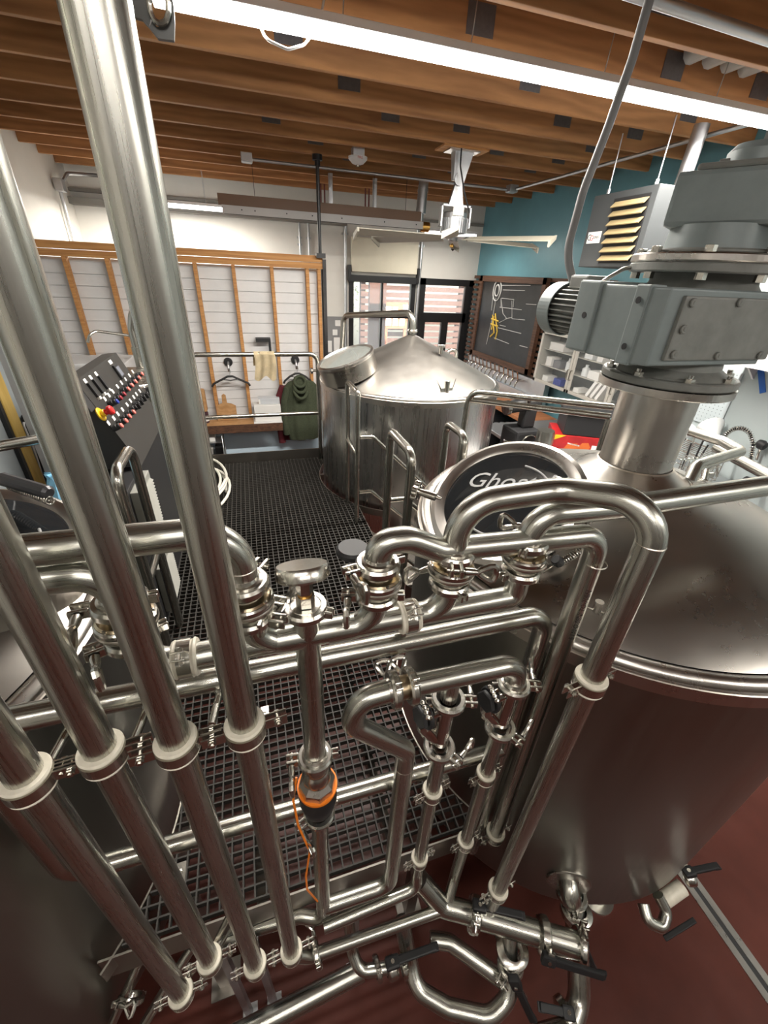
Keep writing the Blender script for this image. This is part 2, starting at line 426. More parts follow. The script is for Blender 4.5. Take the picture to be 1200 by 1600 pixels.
for i in range(900):
    p = V(2.4, 13.2, 2.6)+V(random.gauss(0, .55), random.gauss(0, .4), random.gauss(0, .6)); a = random.random()*6; s = 0.06
    u = V(math.cos(a), math.sin(a), random.uniform(-1, 1)).normalized()*s; w = u.cross(V(random.random(), 0.3, 1)).normalized()*s*0.6
    bm.faces.new([bm.verts.new(p-u), bm.verts.new(p+w), bm.verts.new(p+u), bm.verts.new(p-w)])
obj('foliage', bm, flat('leaf_green', (0.12, 0.22, 0.07), 0.6), T)

# cream panel above the window
bm = B(); bb(bm, (1.9, 8.30, 2.76), (3.14, 8.39, 3.28), 0.01)
thing('rolled_shade', bm, flat('cream_shade', (0.62, 0.58, 0.46), 0.7, 0, 0.06, 3), 'cream fabric shade panel fixed above the black window', 'shade')
bm = B(); bb(bm, (1.85, 8.30, 2.60), (3.19, 8.37, 2.70)); bb(bm, (1.84, 8.28, 2.62), (1.885, 8.385, 2.86)); bb(bm, (3.15, 8.28, 2.62), (3.19, 8.385, 2.86))
thing('shade_track', bm, BLACKP, 'black head rail with end brackets under the cream shade', 'rail')
for lab, x, z0, z1, r in (('grey metal conduit down the back wall left of the window', 1.80, 0.5, 3.7, 0.026), ('grey metal conduit between the window and the black door', 3.215, 0.5, 3.6, 0.028),
                       ('thin grey conduit just right of the black pole, on the back wall', 1.17, 2.0, 3.6, 0.018), ('second thin grey conduit left of the black pole, on the back wall', 1.02, 2.6, 3.6, 0.018)):
    c = empty('wall_conduit', (x, 8.36, z0), lab, 'conduit')
    bm = B(); tube(bm, [(x, 8.36, z0), (x, 8.36, z1)], r, seg=12); obj('tube', bm, GALV, c)
    for zz in (z0+0.5, z1-0.4):
        bm = B(); bb(bm, (x-r*2.2, 8.37, zz), (x+r*2.2, 8.395, zz+0.03)); ringz(bm, r+0.004, 0, 0.03, 0.004, (x, 8.36, zz)); obj('strap', bm, GALV, c)
# noticeboard with papers
bm = B(); bb(bm, (1.36, 8.36, 0.9), (1.76, 8.395, 2.02)); nb = thing('notice_board', bm, flat('grey_board', (0.22, 0.22, 0.22), 0.7), 'grey notice board covered in pinned papers, left of the window', 'notice board')
k = 0
for (x, z, w, h, c) in [(1.60, 1.86, .10, .10, 0), (1.55, 1.70, .09, .1, 0), (1.38, 1.40, .15, .2, 0), (1.57, 1.40, .12, .26, 0), (1.38, 1.12, .14, .24, 0), (1.54, 1.12, .2, .18, 0), (1.38, .95, .2, .15, 1), (1.6, .93, .14, .17, 0)]:
    bm = B(); bb(bm, (x, 8.352, z), (x+w, 8.36, z+h)); obj('paper', bm, PAPER if not c else RED, nb)

# stud partition
P = empty('stud_partition', (-0.6, 5.93, 0.8), 'open-stud timber partition with white siding behind, along the far end of the platform', 'partition')
bm = B(); bb(bm, (-2.19, 5.88, 2.835), (0.98, 5.97, 2.905), 0.003); obj('top_plate', bm, LUMBER, P)
bm = B(); bb(bm, (-2.19, 5.88, 2.765), (0.98, 5.97, 2.83), 0.003); obj('top_plate', bm, LUMBER, P)
for x in (-2.17, -1.77, -1.37, -0.93, -0.49, -0.073, 0.366, 0.79, 0.935):
    bm = B(); bb(bm, (x-0.019, 5.88, 0.84), (x+0.021, 5.97, 2.765), 0.003); obj('stud', bm, LUMBER, P)
bm = B(); z = 0.84; i = 0
while z < 2.74:
    h = min(0.118, 2.76-z)
    hexa(bm, [(-2.19, 5.975, z), (0.975, 5.975, z), (0.975, 5.99, z), (-2.19, 5.99, z), (-2.19, 5.981, z+h-0.006), (0.975, 5.981, z+h-0.006), (0.975, 5.99, z+h-0.006), (-2.19, 5.99, z+h-0.006)])
    z += 0.118
bb(bm, (-2.19, 5.99, 0.84), (0.975, 6.0, 2.76)); obj('siding', bm, SIDING, P)
bm = B(); bb(bm, (-2.2, 5.90, 0), (1.0, 6.02, 0.84)); struct('wall_end', bm, PALE)
bm = B(); bb(bm, (0.978, 5.86, 0), (1.02, 6.03, 2.87)); thing('black_corner_post', bm, BLACKP, 'black upright post closing the right end of the stud partition', 'post')
pp = empty('black_pole', (0.95, 5.86, 2.9), 'slim black pole from the partition corner up to the joists', 'pole')
bm = B(); tube(bm, [(0.95, 5.86, 2.92), (0.95, 5.86, 3.83)], 0.02, seg=12); obj('tube', bm, BLACKP, pp)
bm = B(); cyl(bm, (0.95, 5.86, 3.80), (0, 0, 1), 0.055, 0.05); cyl(bm, (0.95, 5.86, 3.75), (0, 0, 1), 0.03, 0.05); obj('flange', bm, BLACKP, pp)
bm = B(); bb(bm, (0.90, 5.82, 2.88), (1.01, 5.9, 2.93)); obj('foot_bracket', bm, BLACKP, pp)

# shelf along the foot of the partition
sh = empty('wall_shelf', (-0.15, 5.72, 0.83), 'timber shelf with dark front edge along the foot of the partition', 'shelf')
bm = B(); bb(bm, (-2.1, 5.60, 0.925), (0.33, 5.88, 0.94)); obj('shelf_board', bm, BOARDWOOD, sh)
bm = B(); bb(bm, (-2.1, 5.585, 0.84), (0.33, 5.60, 0.945)); obj('front_edge', bm, DARKWOOD, sh)
bm = B(); bb(bm, (-0.04, 5.60, 0.941), (0.33, 5.87, 0.951)); thing('white_board', bm, SIDING, 'flat white board lying on the right part of the timber shelf', 'board')
bm = B(); bb(bm, (-2.05, 5.05, 0.0), (-1.25, 5.57, 1.83), 0.01); wc = thing('white_cabinet', bm, SIDING, 'white flat-topped cabinet against the partition behind the control console', 'cabinet')
bm = B(); cyl(bm, (-1.92, 5.05, 1.70), (0, -1, 0), 0.03, 0.03); obj('knob', bm, GALV, wc)
# things on the shelf
cb = empty('cutting_board', (-0.38, 5.80, 0.94), 'round-cornered wooden cutting board with a handle, standing on the shelf', 'cutting board')
bm = B()
pts = [(-0.50, 5.83, 0.945), (-0.25, 5.83, 0.945), (-0.25, 5.85, 1.13), (-0.30, 5.85, 1.16), (-0.355, 5.85, 1.17), (-0.36, 5.86, 1.27), (-0.385, 5.86, 1.29), (-0.41, 5.86, 1.27), (-0.415, 5.85, 1.17), (-0.45, 5.85, 1.16), (-0.50, 5.85, 1.13)]
prism(bm, pts, (0, -1, 0.1), 0.018); obj('board', bm, BOARDWOOD, cb)
bm = B(); bb(bm, (-0.72, 5.72, 1.09), (-0.60, 5.83, 1.38), 0.03); tj = thing('wooden_block', bm, BOARDWOOD, 'tall rounded wooden block standing on a dark jar at the left of the shelf', 'block')
bm = B(); cyl(bm, (-0.655, 5.77, 0.94), (0, 0, 1), 0.055, 0.15, 20, 0.01); j = thing('dark_jar', bm, flat('purple_jar', (0.06, 0.03, 0.04), 0.3), 'dark jar with a white label under the wooden block', 'jar')
bm = B(); ringz(bm, 0.057, 0.03, 0.08, 0.003, (-0.655, 5.77, 0.94), seg=20); obj('label_band', bm, PAPER, j)
for i, (x, lab) in enumerate([(-0.81, 'clear glass jar on the shelf, next to the dark jar'), (-0.92, 'clear glass jar on the shelf, second from the dark jar')]):
    bm = B(); cyl(bm, (x, 5.76, 0.94), (0, 0, 1), 0.05, 0.13, 16, 0.01); j = thing('glass_jar', bm, flat('jar_glass%d' % i, (0.35, 0.36, 0.38), 0.15), lab, 'jar')
    bm = B(); cyl(bm, (x, 5.76, 1.07), (0, 0, 1), 0.045, 0.02, 16); obj('lid', bm, GALV, j)
bm = B(); bb(bm, (-0.02, 5.66, 0.952), (0.325, 5.86, 1.17), 0.005); thing('white_box', bm, PAPER, 'long white box on the shelf under the grey binder', 'box')
bm = B(); bb(bm, (0.05, 5.70, 1.171), (0.32, 5.84, 1.25), 0.004); bnd = thing('grey_binder', bm, flat('binder', (0.5, 0.52, 0.54), 0.4), 'pale grey binder lying on the long white box', 'binder')
bm = B(); bb(bm, (0.05, 5.695, 1.18), (0.07, 5.70, 1.24)); obj('spine', bm, PAPER, bnd)
# clutter under the shelf
rk = empty('bottle_rack', (-0.62, 5.75, 0.0), 'small wire rack of packets beneath the left end of the shelf', 'rack')
bm = B()
for x in (-0.78, -0.47):
    for y in (5.62, 5.86): tube(bm, [(x, y, 0.0), (x, y, 0.8)], 0.008, seg=8)
for z in (0.33, 0.52, 0.70): bb(bm, (-0.78, 5.62, z), (-0.47, 5.86, z+0.008))
obj('wire_frame', bm, GALV, rk)
for z, x, w, h, mt, lab in [(0.34, -0.74, .12, .1, RED, 'red tub on the lowest tier of the wire rack'), (0.34, -0.58, .09, .12, PAPER, 'white packet on the lowest tier of the wire rack'),
                       (0.53, -0.74, .13, .09, PAPER, 'white carton on the middle tier of the wire rack'), (0.53, -0.58, .1, .11, BLACK, 'black tub on the middle tier of the wire rack'), (0.71, -0.72, .16, .07, PAPER, 'white tray on the top tier of the wire rack')]:
    bm = B(); bb(bm, (x, 5.65, z), (x+w, 5.80, z+h), 0.01); thing('packet', bm, mt, lab, 'packet')
# hooks and hangers
def hook(x, z, lab):
    h = empty('wall_hook', (x, 5.97, z), lab, 'hook')
    bm = B(); cyl(bm, (x, 5.97, z), (0, -1, 0), 0.055, 0.02, 20, 0.006); obj('round_plate', bm, BLACK, h)
    bm = B(); tube(bm, [(x, 5.95, z), (x, 5.87, z-0.02), (x, 5.85, z-0.08), (x, 5.82, z-0.09), (x, 5.81, z-0.05)], 0.014, 0.02, 10); obj('prong', bm, GALV, h)
hook(-0.275, 1.67, 'round black wall hook holding the empty hanger'); hook(0.585, 1.69, 'round black wall hook holding the olive pullover')
def hanger(x, z, w, lab):
    h = empty('coat_hanger', (x, 5.83, z-0.14), lab, 'hanger')
    bm = B(); tube(bm, [(x, 5.83, z-0.09), (x, 5.83, z-0.045), (x+.02, 5.83, z-0.02), (x, 5.83, z), (x-.02, 5.83, z-0.02)], 0.004, 0.012, 8); obj('hanger_hook', bm, GALV, h)
    bm = B(); tube(bm, [(x-w, 5.83, z-0.21), (x-w+.02, 5.83, z-0.175), (x-0.1, 5.83, z-0.12), (x-.03, 5.83, z-0.085), (x+.03, 5.83, z-0.085), (x+0.1, 5.83, z-0.12), (x+w-.02, 5.83, z-0.175), (x+w, 5.83, z-0.21)], 0.013, 0.02, 10)
    tube(bm, [(x-.1, 5.83, z-.12), (x, 5.83, z-.135), (x+.1, 5.83, z-.12)], 0.006, seg=8); obj('shoulder_bar', bm, BLACK, h)
hanger(-0.27, 1.60, 0.235, 'empty black coat hanger on the left wall hook'); hanger(0.59, 1.62, 0.19, 'black coat hanger inside the olive pullover')
# garments: lofted folded shells
def garment(name, mat, cx, rows, y0, ph, lab, extra=None):
    bm = B(); rings = []; n = 56
    for (z, xc, w, d) in rows:
        ring = []
        for k in range(n):
            a = 2*PI*k/n; rip = 1+0.16*math.sin(7*a+ph+z*2.5)*min(1, (rows[0][0]-z)*3)+0.07*math.sin(15*a+ph)
            ring.append(bm.verts.new((cx+xc+w*math.cos(a)*(1+0.02*math.sin(9*a+z*8)), y0+d*math.sin(a)*rip, z)))
        rings.append(ring)
    for i in range(len(rings)-1):
        for k in range(n):
            f = bm.faces.new([rings[i][k], rings[i][(k+1) % n], rings[i+1][(k+1) % n], rings[i+1][k]]); f.smooth = True
    bm.faces.new(rings[0]); bm.faces.new(rings[-1][::-1])
    if extra: extra(bm)
    return thing(name, bm, mat, lab, 'clothing')
def sleeves(bm, cx, y, dz, dw=0.0):
    tube(bm, [(cx-0.20, y, 1.38), (cx-0.275-dw, y, 1.20), (cx-0.285-dw, y, 0.9), (cx-0.27-dw, y, 0.72+dz)], 0.05, 0.06, 14, radii=None)
garment('maroon_sweater', MAROON, 0.59, [(1.43, 0, .06, .02), (1.38, 0, .20, .02), (1.2, -.01, .235, .025), (0.95, -.01, .25, .025), (0.66, -.0, .24, .03), (0.62, 0, .235, .03)], 5.815, 1.0,
        'maroon sweater hanging behind the olive pullover, its sleeve and hem showing', lambda bm: sleeves(bm, 0.59, 5.81, -0.13, 0.0))
gg = garment('olive_pullover', GREEN, 0.62, [(1.49, -.02, .05, .04), (1.45, 0, .17, .05), (1.40, 0, .215, .06), (1.2, 0, .225, .065), (0.95, 0.0, .23, .075), (0.78, 0, .235, .08), (0.66, 0.0, .20, .07)], 5.72, 0.2,
        'olive green cowl-neck pullover hanging on the partition by the silver kettle', lambda bm: sleeves(bm, 0.64, 5.71, 0.02, -0.02))
bm = B()
for i, (r, dz) in enumerate([(0.075, 0.0), (0.085, -0.05), (0.09, -0.10)]):
    tube(bm, [(0.60+r*math.sin(a)*0.95, 5.70-0.05-0.035*math.cos(a)*(1+i*0.5), 1.47+dz-0.06*math.cos(a)*(1+i*0.4)) for a in [2*PI*k/20 for k in range(20)]], 0.021, seg=10, closed=True)
bmesh.ops.recalc_face_normals(bm, faces=bm.faces); obj('cowl_collar', bm, GREEN, gg)

# right wall: slats, chalkboard, taps
sl = empty('slatted_wood_screen', (4.38, 6.4, 1.15), 'dark horizontal wood slats covering the teal wall around the chalkboard', 'screen')
bm = B()
for i in range(19): bb(bm, (4.34, 4.7 if 1.20+i*0.086 > 2.16 else 5.52, 1.20+i*0.086), (4.40, 8.32, 1.25+i*0.086), 0.004)
obj('slat_rows', bm, DARKWOOD, sl)
for y in (8.2, 7.0, 5.8):
    bm = B(); bb(bm, (4.40, y, 1.15), (4.428, y+0.05, 2.8)); obj('backing_batten', bm, DARKWOOD, sl)
cbd = empty('chalkboard', (4.30, 6.95, 1.42), 'large framed chalkboard with chalk scrawl hung above the row of taps', 'chalkboard')
bm = B(); bb(bm, (4.30, 6.0, 1.50), (4.325, 7.9, 2.72)); obj('writing_surface', bm, CHALK, cbd)
bm = B(); bb(bm, (4.27, 5.93, 1.42), (4.335, 6.02, 2.80)); bb(bm, (4.27, 7.86, 1.42), (4.335, 7.95, 2.80)); bb(bm, (4.27, 5.93, 2.71), (4.335, 7.95, 2.80)); bb(bm, (4.27, 5.93, 1.42), (4.335, 7.95, 1.51)); obj('frame', bm, DARKWOOD, cbd)
def on_board(px, py): p = aX(px, py, 4.297); return (4.297, p.y, p.z)
CW = flat('white_chalk', (0.5, 0.5, 0.48), 0.9); CY = flat('yellow_chalk', (0.62, 0.42, 0.06), 0.9)
bm = B()
c = on_board(777, 454)
for rr in (0.13, 0.07): tube(bm, [(4.296, c[1]+rr*math.cos(a), c[2]+rr*1.25*math.sin(a)) for a in [2*PI*k/24 for k in range(24)]], 0.012, seg=6, closed=True)
for q in ([(783, 446), (829, 446)], [(786, 453), (820, 454)], [(784, 466), (803, 468), (802, 480)], [(775, 465), (771, 490), (764, 520), (760, 538)], [(783, 468), (786, 490), (792, 498), (780, 504)], [(781, 480), (815, 484)], [(783, 466), (783, 481)],
          [(790, 498), (800, 496)], [(778, 512), (814, 521)], [(772, 528), (795, 537)], [(781, 508), (790, 510)], [(800, 470), (800, 498), (820, 500)], [(822, 475), (838, 476)], [(770, 465), (768, 485)], [(812, 540), (824, 543)]):
    tube(bm, [on_board(*p) for p in q], 0.005, seg=6)
obj('white_scrawl', bm, CW, cbd)
bm = B()
for q in ([(770, 492), (772, 520), (766, 526)], [(774, 490), (777, 518), (774, 530)], [(768, 498), (779, 502)], [(767, 506), (778, 510)], [(772, 494), (768, 515)]):
    tube(bm, [on_board(*p) for p in q], 0.014, seg=6)
obj('yellow_scrawl', bm, CY, cbd)
bm = B(); bb(bm, (4.20, 5.4, 0.90), (4.335, 7.95, 1.17)); bb(bm, (4.25, 5.4, 1.17), (4.335, 7.95, 1.40))
thing('tap_wall_panel', bm, GALV, 'stainless splash panel behind the row of beer taps', 'panel')
tp = empty('beer_tap', (4.12, 6.0, 1.30), 'x', 'tap', 'chrome beer taps in a row under the chalkboard')
bm = B(); tube(bm, [(4.26, 6.0, 1.33), (4.16, 6.0, 1.33), (4.12, 6.0, 1.29), (4.11, 6.0, 1.22)], 0.016, 0.03, 12); obj('faucet_body', bm, POLISH, tp)
bm = B(); lathe(bm, [(0.006, 0), (0.012, 0.02), (0.012, 0.10), (0.02, 0.13), (0, 0.14)], (4.15, 6.0, 1.34), (-0.25, 0, 1), 12); obj('tap_handle', bm, POLISH, tp)
for i in range(13):
    t = tp if i == 0 else copy_tree(tp)
    t.location = (4.12, 5.98+i*0.145, 1.30)
    t['label'] = 'chrome beer tap under the chalkboard, %s' % (['nearest', 'second from the near', 'third from the near', 'fourth from the near', 'fifth from the near', 'sixth from the near', 'middle (seventh)', 'sixth from the far', 'fifth from the far', 'fourth from the far', 'third from the far', 'second from the far', 'farthest'][i] + (' one of the row' if i in (0, 6, 12) else ' end of the row'))
# bar shelving below
bar = empty('bar_counter', (3.95, 6.4, 0), 'wood-topped bar counter with dark shelves under the taps', 'counter')
bm = B(); bb(bm, (3.72, 4.95, 0.93), (4.28, 7.9, 0.985), 0.008); obj('counter_top', bm, wood('orange_counter', (0.28, 0.10, 0.035), (0.40, 0.16, 0.06), (0.6, 6, 6)), bar)
bm = B()
for y in (4.95, 5.9, 6.9, 7.85): bb(bm, (3.78, y, 0), (4.25, y+0.04, 0.93))
for z in (0.12, 0.52): bb(bm, (3.78, 4.95, z), (4.25, 7.9, z+0.025))
obj('shelving', bm, BLACKP, bar)
g = empty('drinking_glass', (3.82, 5.1, 0.75), 'x', 'glass')
bm = B(); lathe(bm, [(0.028, 0), (0.033, 0.005), (0.040, 0.13), (0.037, 0.13), (0.030, 0.01), (0, 0.01)], (3.82, 5.1, 0.545), seg=14); gl = tag(obj('drinking_glass', bm, glass('tumbler_glass', (0.7, 0.75, 0.78), 0.05, 0.5)), 'upturned clear glass stored on the shelf under the bar counter', 'glass', 'glasses under the bar counter')
bpy.data.objects.remove(g)
gb = Vector(gl.location); first = True
for r_ in range(3):
    for i in range(14):
        o = gl if first else gl.copy()
        if not first: COL.objects.link(o)
        first = False
        o.location = gb + V(r_*0.11, i*0.19, 0)
# small black notice under the cabinet etc.

# ================================================================ THE PLATFORM
DZ = 0.90
T1 = (-1.29, 1.10); T2 = (1.447, 3.83); T3 = (1.37, 1.123); T4 = (-1.15, 4.25)
TR = {T1: 0.80, T2: 0.845, T3: 0.80, T4: 0.42}
X0, X1, Y0, Y1 = -0.642, 0.80, 0.617, 4.43
dk = empty('work_platform', (0.08, 2.5, 0), 'raised platform of black square-mesh grating between the tanks', 'platform')
def cuts(fixed, lo, hi, along):
    """free intervals of a bar at 'fixed' running along X or Y, outside all the tank openings"""
    iv = [(lo, hi)]
    for c, r in TR.items():
        rr = r + 0.045
        f, g = (c[0], c[1]) if along == 'Y' else (c[1], c[0])
        d = fixed - f
        if abs(d) < rr:
            h = math.sqrt(rr*rr-d*d); n = []
            for a, b in iv:
                if g-h > a: n.append((a, min(b, g-h)))
                if g+h < b: n.append((max(a, g+h), b))
            iv = [(a, b) for a, b in n if b-a > 0.01]
    return iv
bm = B()
nx = int((X1-X0)/0.038)
for i in range(nx+1):
    x = X0+0.004+i*0.038
    for a, b in cuts(x, Y0+0.02, Y1, 'Y'): bb(bm, (x-0.0026, a, DZ-0.028), (x+0.0026, b, DZ))
ny = int((Y1-Y0)/0.038)
for i in range(ny+1):
    y = Y0+0.02+i*0.038
    for a, b in cuts(y, X0, X1, 'X'): bb(bm, (a, y-0.0026, DZ-0.028), (b, y+0.0026, DZ-0.0005))
obj('grating', bm, GRATE, dk)
bm = B(); bb(bm, (X0, Y0-0.006, DZ-0.13), (X1+0.02, Y0, DZ+0.004)); obj('front_fascia', bm, FASCIA, dk)
bm = B(); bb(bm, (X0, Y1, DZ-0.10), (X1, Y1+0.008, DZ+0.105)); obj('kick_plate', bm, FASCIA, dk)
def arc_strip(c, r, a0, a1, z0, z1, t=0.006):
    bm = B(); ringz(bm, r, z0, z1, t, (c[0], c[1], 0), seg=40, a0=math.radians(a0), a1=math.radians(a1)); return bm
for c, a0, a1 in ((T1, -38, 33), (T2, 148, 242), (T3, 140, 218), (T4, -40, 30)):
    obj('opening_rim', arc_strip(c, TR[c]+0.045, a0, a1, DZ-0.06, DZ+0.006), FASCIA, dk)
bm = B(); bb(bm, (X0-0.006, 1.62, DZ-0.12), (X0, Y1, DZ+0.004)); obj('side_channel', bm, FASCIA, dk)
bm = B(); bb(bm, (X1, 1.78, DZ-0.12), (X1+0.006, 3.2, DZ+0.004)); obj('side_channel', bm, FASCIA, dk)
for y in (1.25, 2.2, 3.1, 4.0):
    bm = B(); bb(bm, (-0.42 if y < 2 else X0, y, DZ-0.10), (0.50 if y < 2 else X1-0.15, y+0.04, DZ-0.03)); obj('cross_beam', bm, FASCIA, dk)
for x in (-0.18, 0.30):
    bm = B(); bb(bm, (x, Y0, DZ-0.10), (x+0.035, Y1, DZ-0.032)); obj('long_beam', bm, FASCIA, dk)
for x, y in ((-0.40, 0.70), (0.46, 0.70), (-0.55, 2.6), (0.7, 2.3), (-0.55, 4.3), (0.5, 4.3)):
    bm = B(); bb(bm, (x-0.025, y-0.025, 0.0), (x+0.025, y+0.025, DZ-0.03)); bb(bm, (x-0.06, y-0.06, 0), (x+0.06, y+0.06, 0.01)); obj('leg', bm, FASCIA, dk)
for x, y in ((-0.115, 1.33), (0.425, 1.0), (0.44, 1.8), (-0.43, 0.78), (0.60, 0.83)):       # grating clips
    bm = B(); bb(bm, (x-0.018, y-0.03, DZ), (x+0.018, y+0.03, DZ+0.004)); bolt(bm, (x, y, DZ+0.004), (0, 0, 1), 0.008, 0.006); obj('grating_clip', bm, CAST, dk)

# ================================================================ THE TANKS
def tank(c, r, zb, zr, prof, label, neck=None, W_=None, C_=None):
    TANKW = W_ or globals()['TANKW']; TANKC = C_ or globals()['TANKC']
    t = empty('brewing_tank', (c[0], c[1], 0), label, 'tank')
    bm = B(); lathe(bm, [(0, zb-0.02), (r*0.6, zb-0.02), (r-0.06, zb), (r-0.012, zb+0.03), (r, zb+0.07), (r, zr)], (c[0], c[1], 0), seg=120); obj('tank_wall', bm, TANKW, t)
    bm = B(); lathe(bm, [(r, zr), (r+0.007, zr), (r+0.007, zr+0.042), (r-0.002, zr+0.046)], (c[0], c[1], 0), seg=120, smooth=False); obj('rim_band', bm, TANKB, t)
    bm = B()
    P = [(r-0.002, zr+0.046)] + [(r-0.026+0.025*math.cos(a), zr+0.046+0.025*math.sin(a)) for a in [PI*0.08*k for k in range(1, 10)]]
    lathe(bm, P, (c[0], c[1], 0), seg=120); obj('rolled_rim', bm, TANKB, t)
    bm = B(); lathe(bm, [(r-0.045, zr+0.066)]+prof, (c[0], c[1], 0), seg=120); obj('cone_top', bm, TANKC, t)
    for rr, zz in ((r+0.0075, zr+0.043),):
        bm = B(); lathe(bm, [(rr-0.002, zz-0.0015), (rr+0.0012, zz), (rr-0.002, zz+0.002)], (c[0], c[1], 0), seg=120); obj('weld_seam', bm, WELD, t)
    for k in range(3):
        a = 0.6+k*2*PI/3
        bm = B(); cyl(bm, (c[0]+(r-.15)*math.cos(a), c[1]+(r-.15)*math.sin(a), 0), (0, 0, 1), 0.045, zb-0.01); cyl(bm, (c[0]+(r-.15)*math.cos(a), c[1]+(r-.15)*math.sin(a), 0), (0, 0, 1), 0.08, 0.012); obj('leg', bm, PIPE, t)
    return t
k3 = tank(T3, 0.80, 0.45, 1.83, [(0.70, 1.935), (0.55, 2.005), (0.40, 2.06), (0.26, 2.10), (0.20, 2.12)], 'large steel tank on the right carrying the grey agitator gearbox')
k2 = tank(T2, 0.845, 0.45, 1.84, [(0.70, 1.965), (0.50, 2.06), (0.25, 2.175), (0.06, 2.265), (0.0, 2.285)], 'silver kettle with a pointed cone top at the far right of the platform', None, KETTLEW, TANKK)
k1 = tank(T1, 0.80, 0.45, 1.83, [(0.70, 1.935), (0.55, 2.005), (0.40, 2.06), (0.20, 2.12), (0.0, 2.16)], 'large steel tank at the left behind the row of upright pipes')
def manway(t, cen, n, r, depth, letters=None, w=0.055, G=None):
    """collar on the cone, hinged lid with a dark glass"""
    cen = Vector(cen); n = Vector(n).normalized()
    bm = B(); ringz(bm, r-0.008, -depth, -0.018, 0.006, cen, n, 72)
    for f in bm.faces: f.smooth = False
    obj('manway_collar', bm, TANKC, t)
    L = empty('manway_lid', cen); L.parent = t; L.location = cen-Vector(t['_b'])
    L['_b'] = tuple(cen)
    bm = B(); lathe(bm, [(r-w, 0.002), (r-w*0.8, 0.012), (r-0.02, 0.018), (r-0.003, 0.010), (r, -0.004), (r-0.004, -0.016), (r-w*0.9, -0.016), (r-w, 0.002)], cen, n, 96); obj('lid_ring', bm, TANKB, L)
    bm = B(); lathe(bm, [(0, 0.004), (r-w+.005, 0.004), (r-w+.005, -0.01), (0, -0.01)], cen, n, 72, False); obj('lid_glass', bm, G or DGLASS, L)
    if letters:
        # text frame: 'up' along away direction given
        for (s, size, dx, dy, sh, up) in letters:
            up = Vector(up); up = (up-n*up.dot(n)).normalized(); rt = up.cross(n).normalized()
            bm = B(); text_bm(bm, s, size, mat_axes(rt, up, n, cen+rt*dx+up*dy+n*0.0055), 0.0006, sh); obj('etched_lettering', bm, flat('etching', (0.42, 0.42, 0.42), 0.6), L)
        bm = B()
        up = Vector(letters[0][5]); up = (up-n*up.dot(n)).normalized(); rt = up.cross(n).normalized()
        for a0, a1 in ((15, 75), (225, 300)):
            tube(bm, [cen+n*0.005+rt*(0.155*math.cos(math.radians(a)))+up*(0.155*math.sin(math.radians(a))) for a in range(a0, a1+1, 5)], 0.004, seg=8)
        obj('etched_circle', bm, flat('etching2', (0.42, 0.42, 0.42), 0.6), L)
    return L
n3 = V(-0.508, -0.198, 0.838)
ETU = (0.68, 0.72, 0.3)
manway(k3, (0.797, 1.085, 2.086), n3, 0.270, 0.13, [('Ghost M', 0.098, 0.015, 0.075, 0.35, ETU), ('B R E W I N G', 0.034, 0.0, 0.0, 0, ETU), ('W', 0.05, -0.07, -0.19, 0, ETU)])
manway(k2, (0.777, 3.635, 2.115), (-0.34, -0.05, 0.916), 0.255, 0.15, None, 0.03, glass('kettle_glass', (0.16, 0.17, 0.16), 0.05, 0.85))
manway(k1, (-0.77, 1.17, 2.09), (0.2, -0.05, 0.90), 0.275, 0.13, [('B R E W I N G', 0.055, 0.04, -0.03, 0, (0.75, 0.65, 0.2))])
# neck of the agitator on tank 3
bm = B(); lathe(bm, [(0.215, 2.112), (0.175, 2.13), (0.130, 2.165)], (T3[0], T3[1], 0), seg=64); obj('neck_collar', bm, TANKB, k3)
bm = B(); lathe(bm, [(0.124, 2.16), (0.124, 2.455)], (T3[0], T3[1], 0), seg=64); obj('neck', bm, TANKB, k3)
bm = B(); lathe(bm, [(0.12, 2.447), (0.205, 2.447), (0.207, 2.45), (0.207, 2.472), (0.12, 2.474)], (T3[0], T3[1], 0), seg=80, smooth=False); obj('neck_flange', bm, TANKB, k3)
for rr, zz in ((0.216, 2.113), (0.131, 2.166)):
    bm = B(); lathe(bm, [(rr-0.003, zz-0.002), (rr+0.002, zz), (rr-0.003, zz+0.004)], (T3[0], T3[1], 0), seg=80); obj('weld_seam', bm, WELD, k3)
# lifting lugs, small fittings
def lug(t, p, d, k=1.0):
    p = Vector(p); d = Vector(d).normalized(); s = d.cross(V(0, 0, 1))
    bm = B()
    prism(bm, [p-s*0.05*k+V(0, 0, .05*k)-d*.02, p-s*0.03*k, p+s*0.03*k, p+s*0.05*k+V(0, 0, .05*k)-d*.02, p+s*0.03*k+V(0, 0, .015*k), p-s*0.03*k+V(0, 0, .015*k)], d, 0.006)
    cyl(bm, p+V(0, 0, 0.0), (0, 0, 1), 0.012*k, 0.045*k, 12); obj('lifting_lug', bm, CAST, t)
lug(k2, (1.50, 3.10, 1.94), (0.2, -1, 0), 1.9); lug(k3, (0.87, 0.66, 1.93), (-0.6, -0.6, 0))
bm = B(); lathe(bm, [(0.02, 0), (0.02, 0.05), (0.035, 0.055), (0.035, 0.07), (0, 0.07)], (1.62, 3.55, 2.16), seg=20); obj('sample_port', bm, CAST, k2)
bm = B(); tube(bm, [(1.95, 4.1, 2.03), (1.95, 4.1, 2.10), (2.05, 4.1, 2.10), (2.05, 4.1, 2.0)], 0.018, 0.04, 12); obj('lifting_eye', bm, CAST, k2)
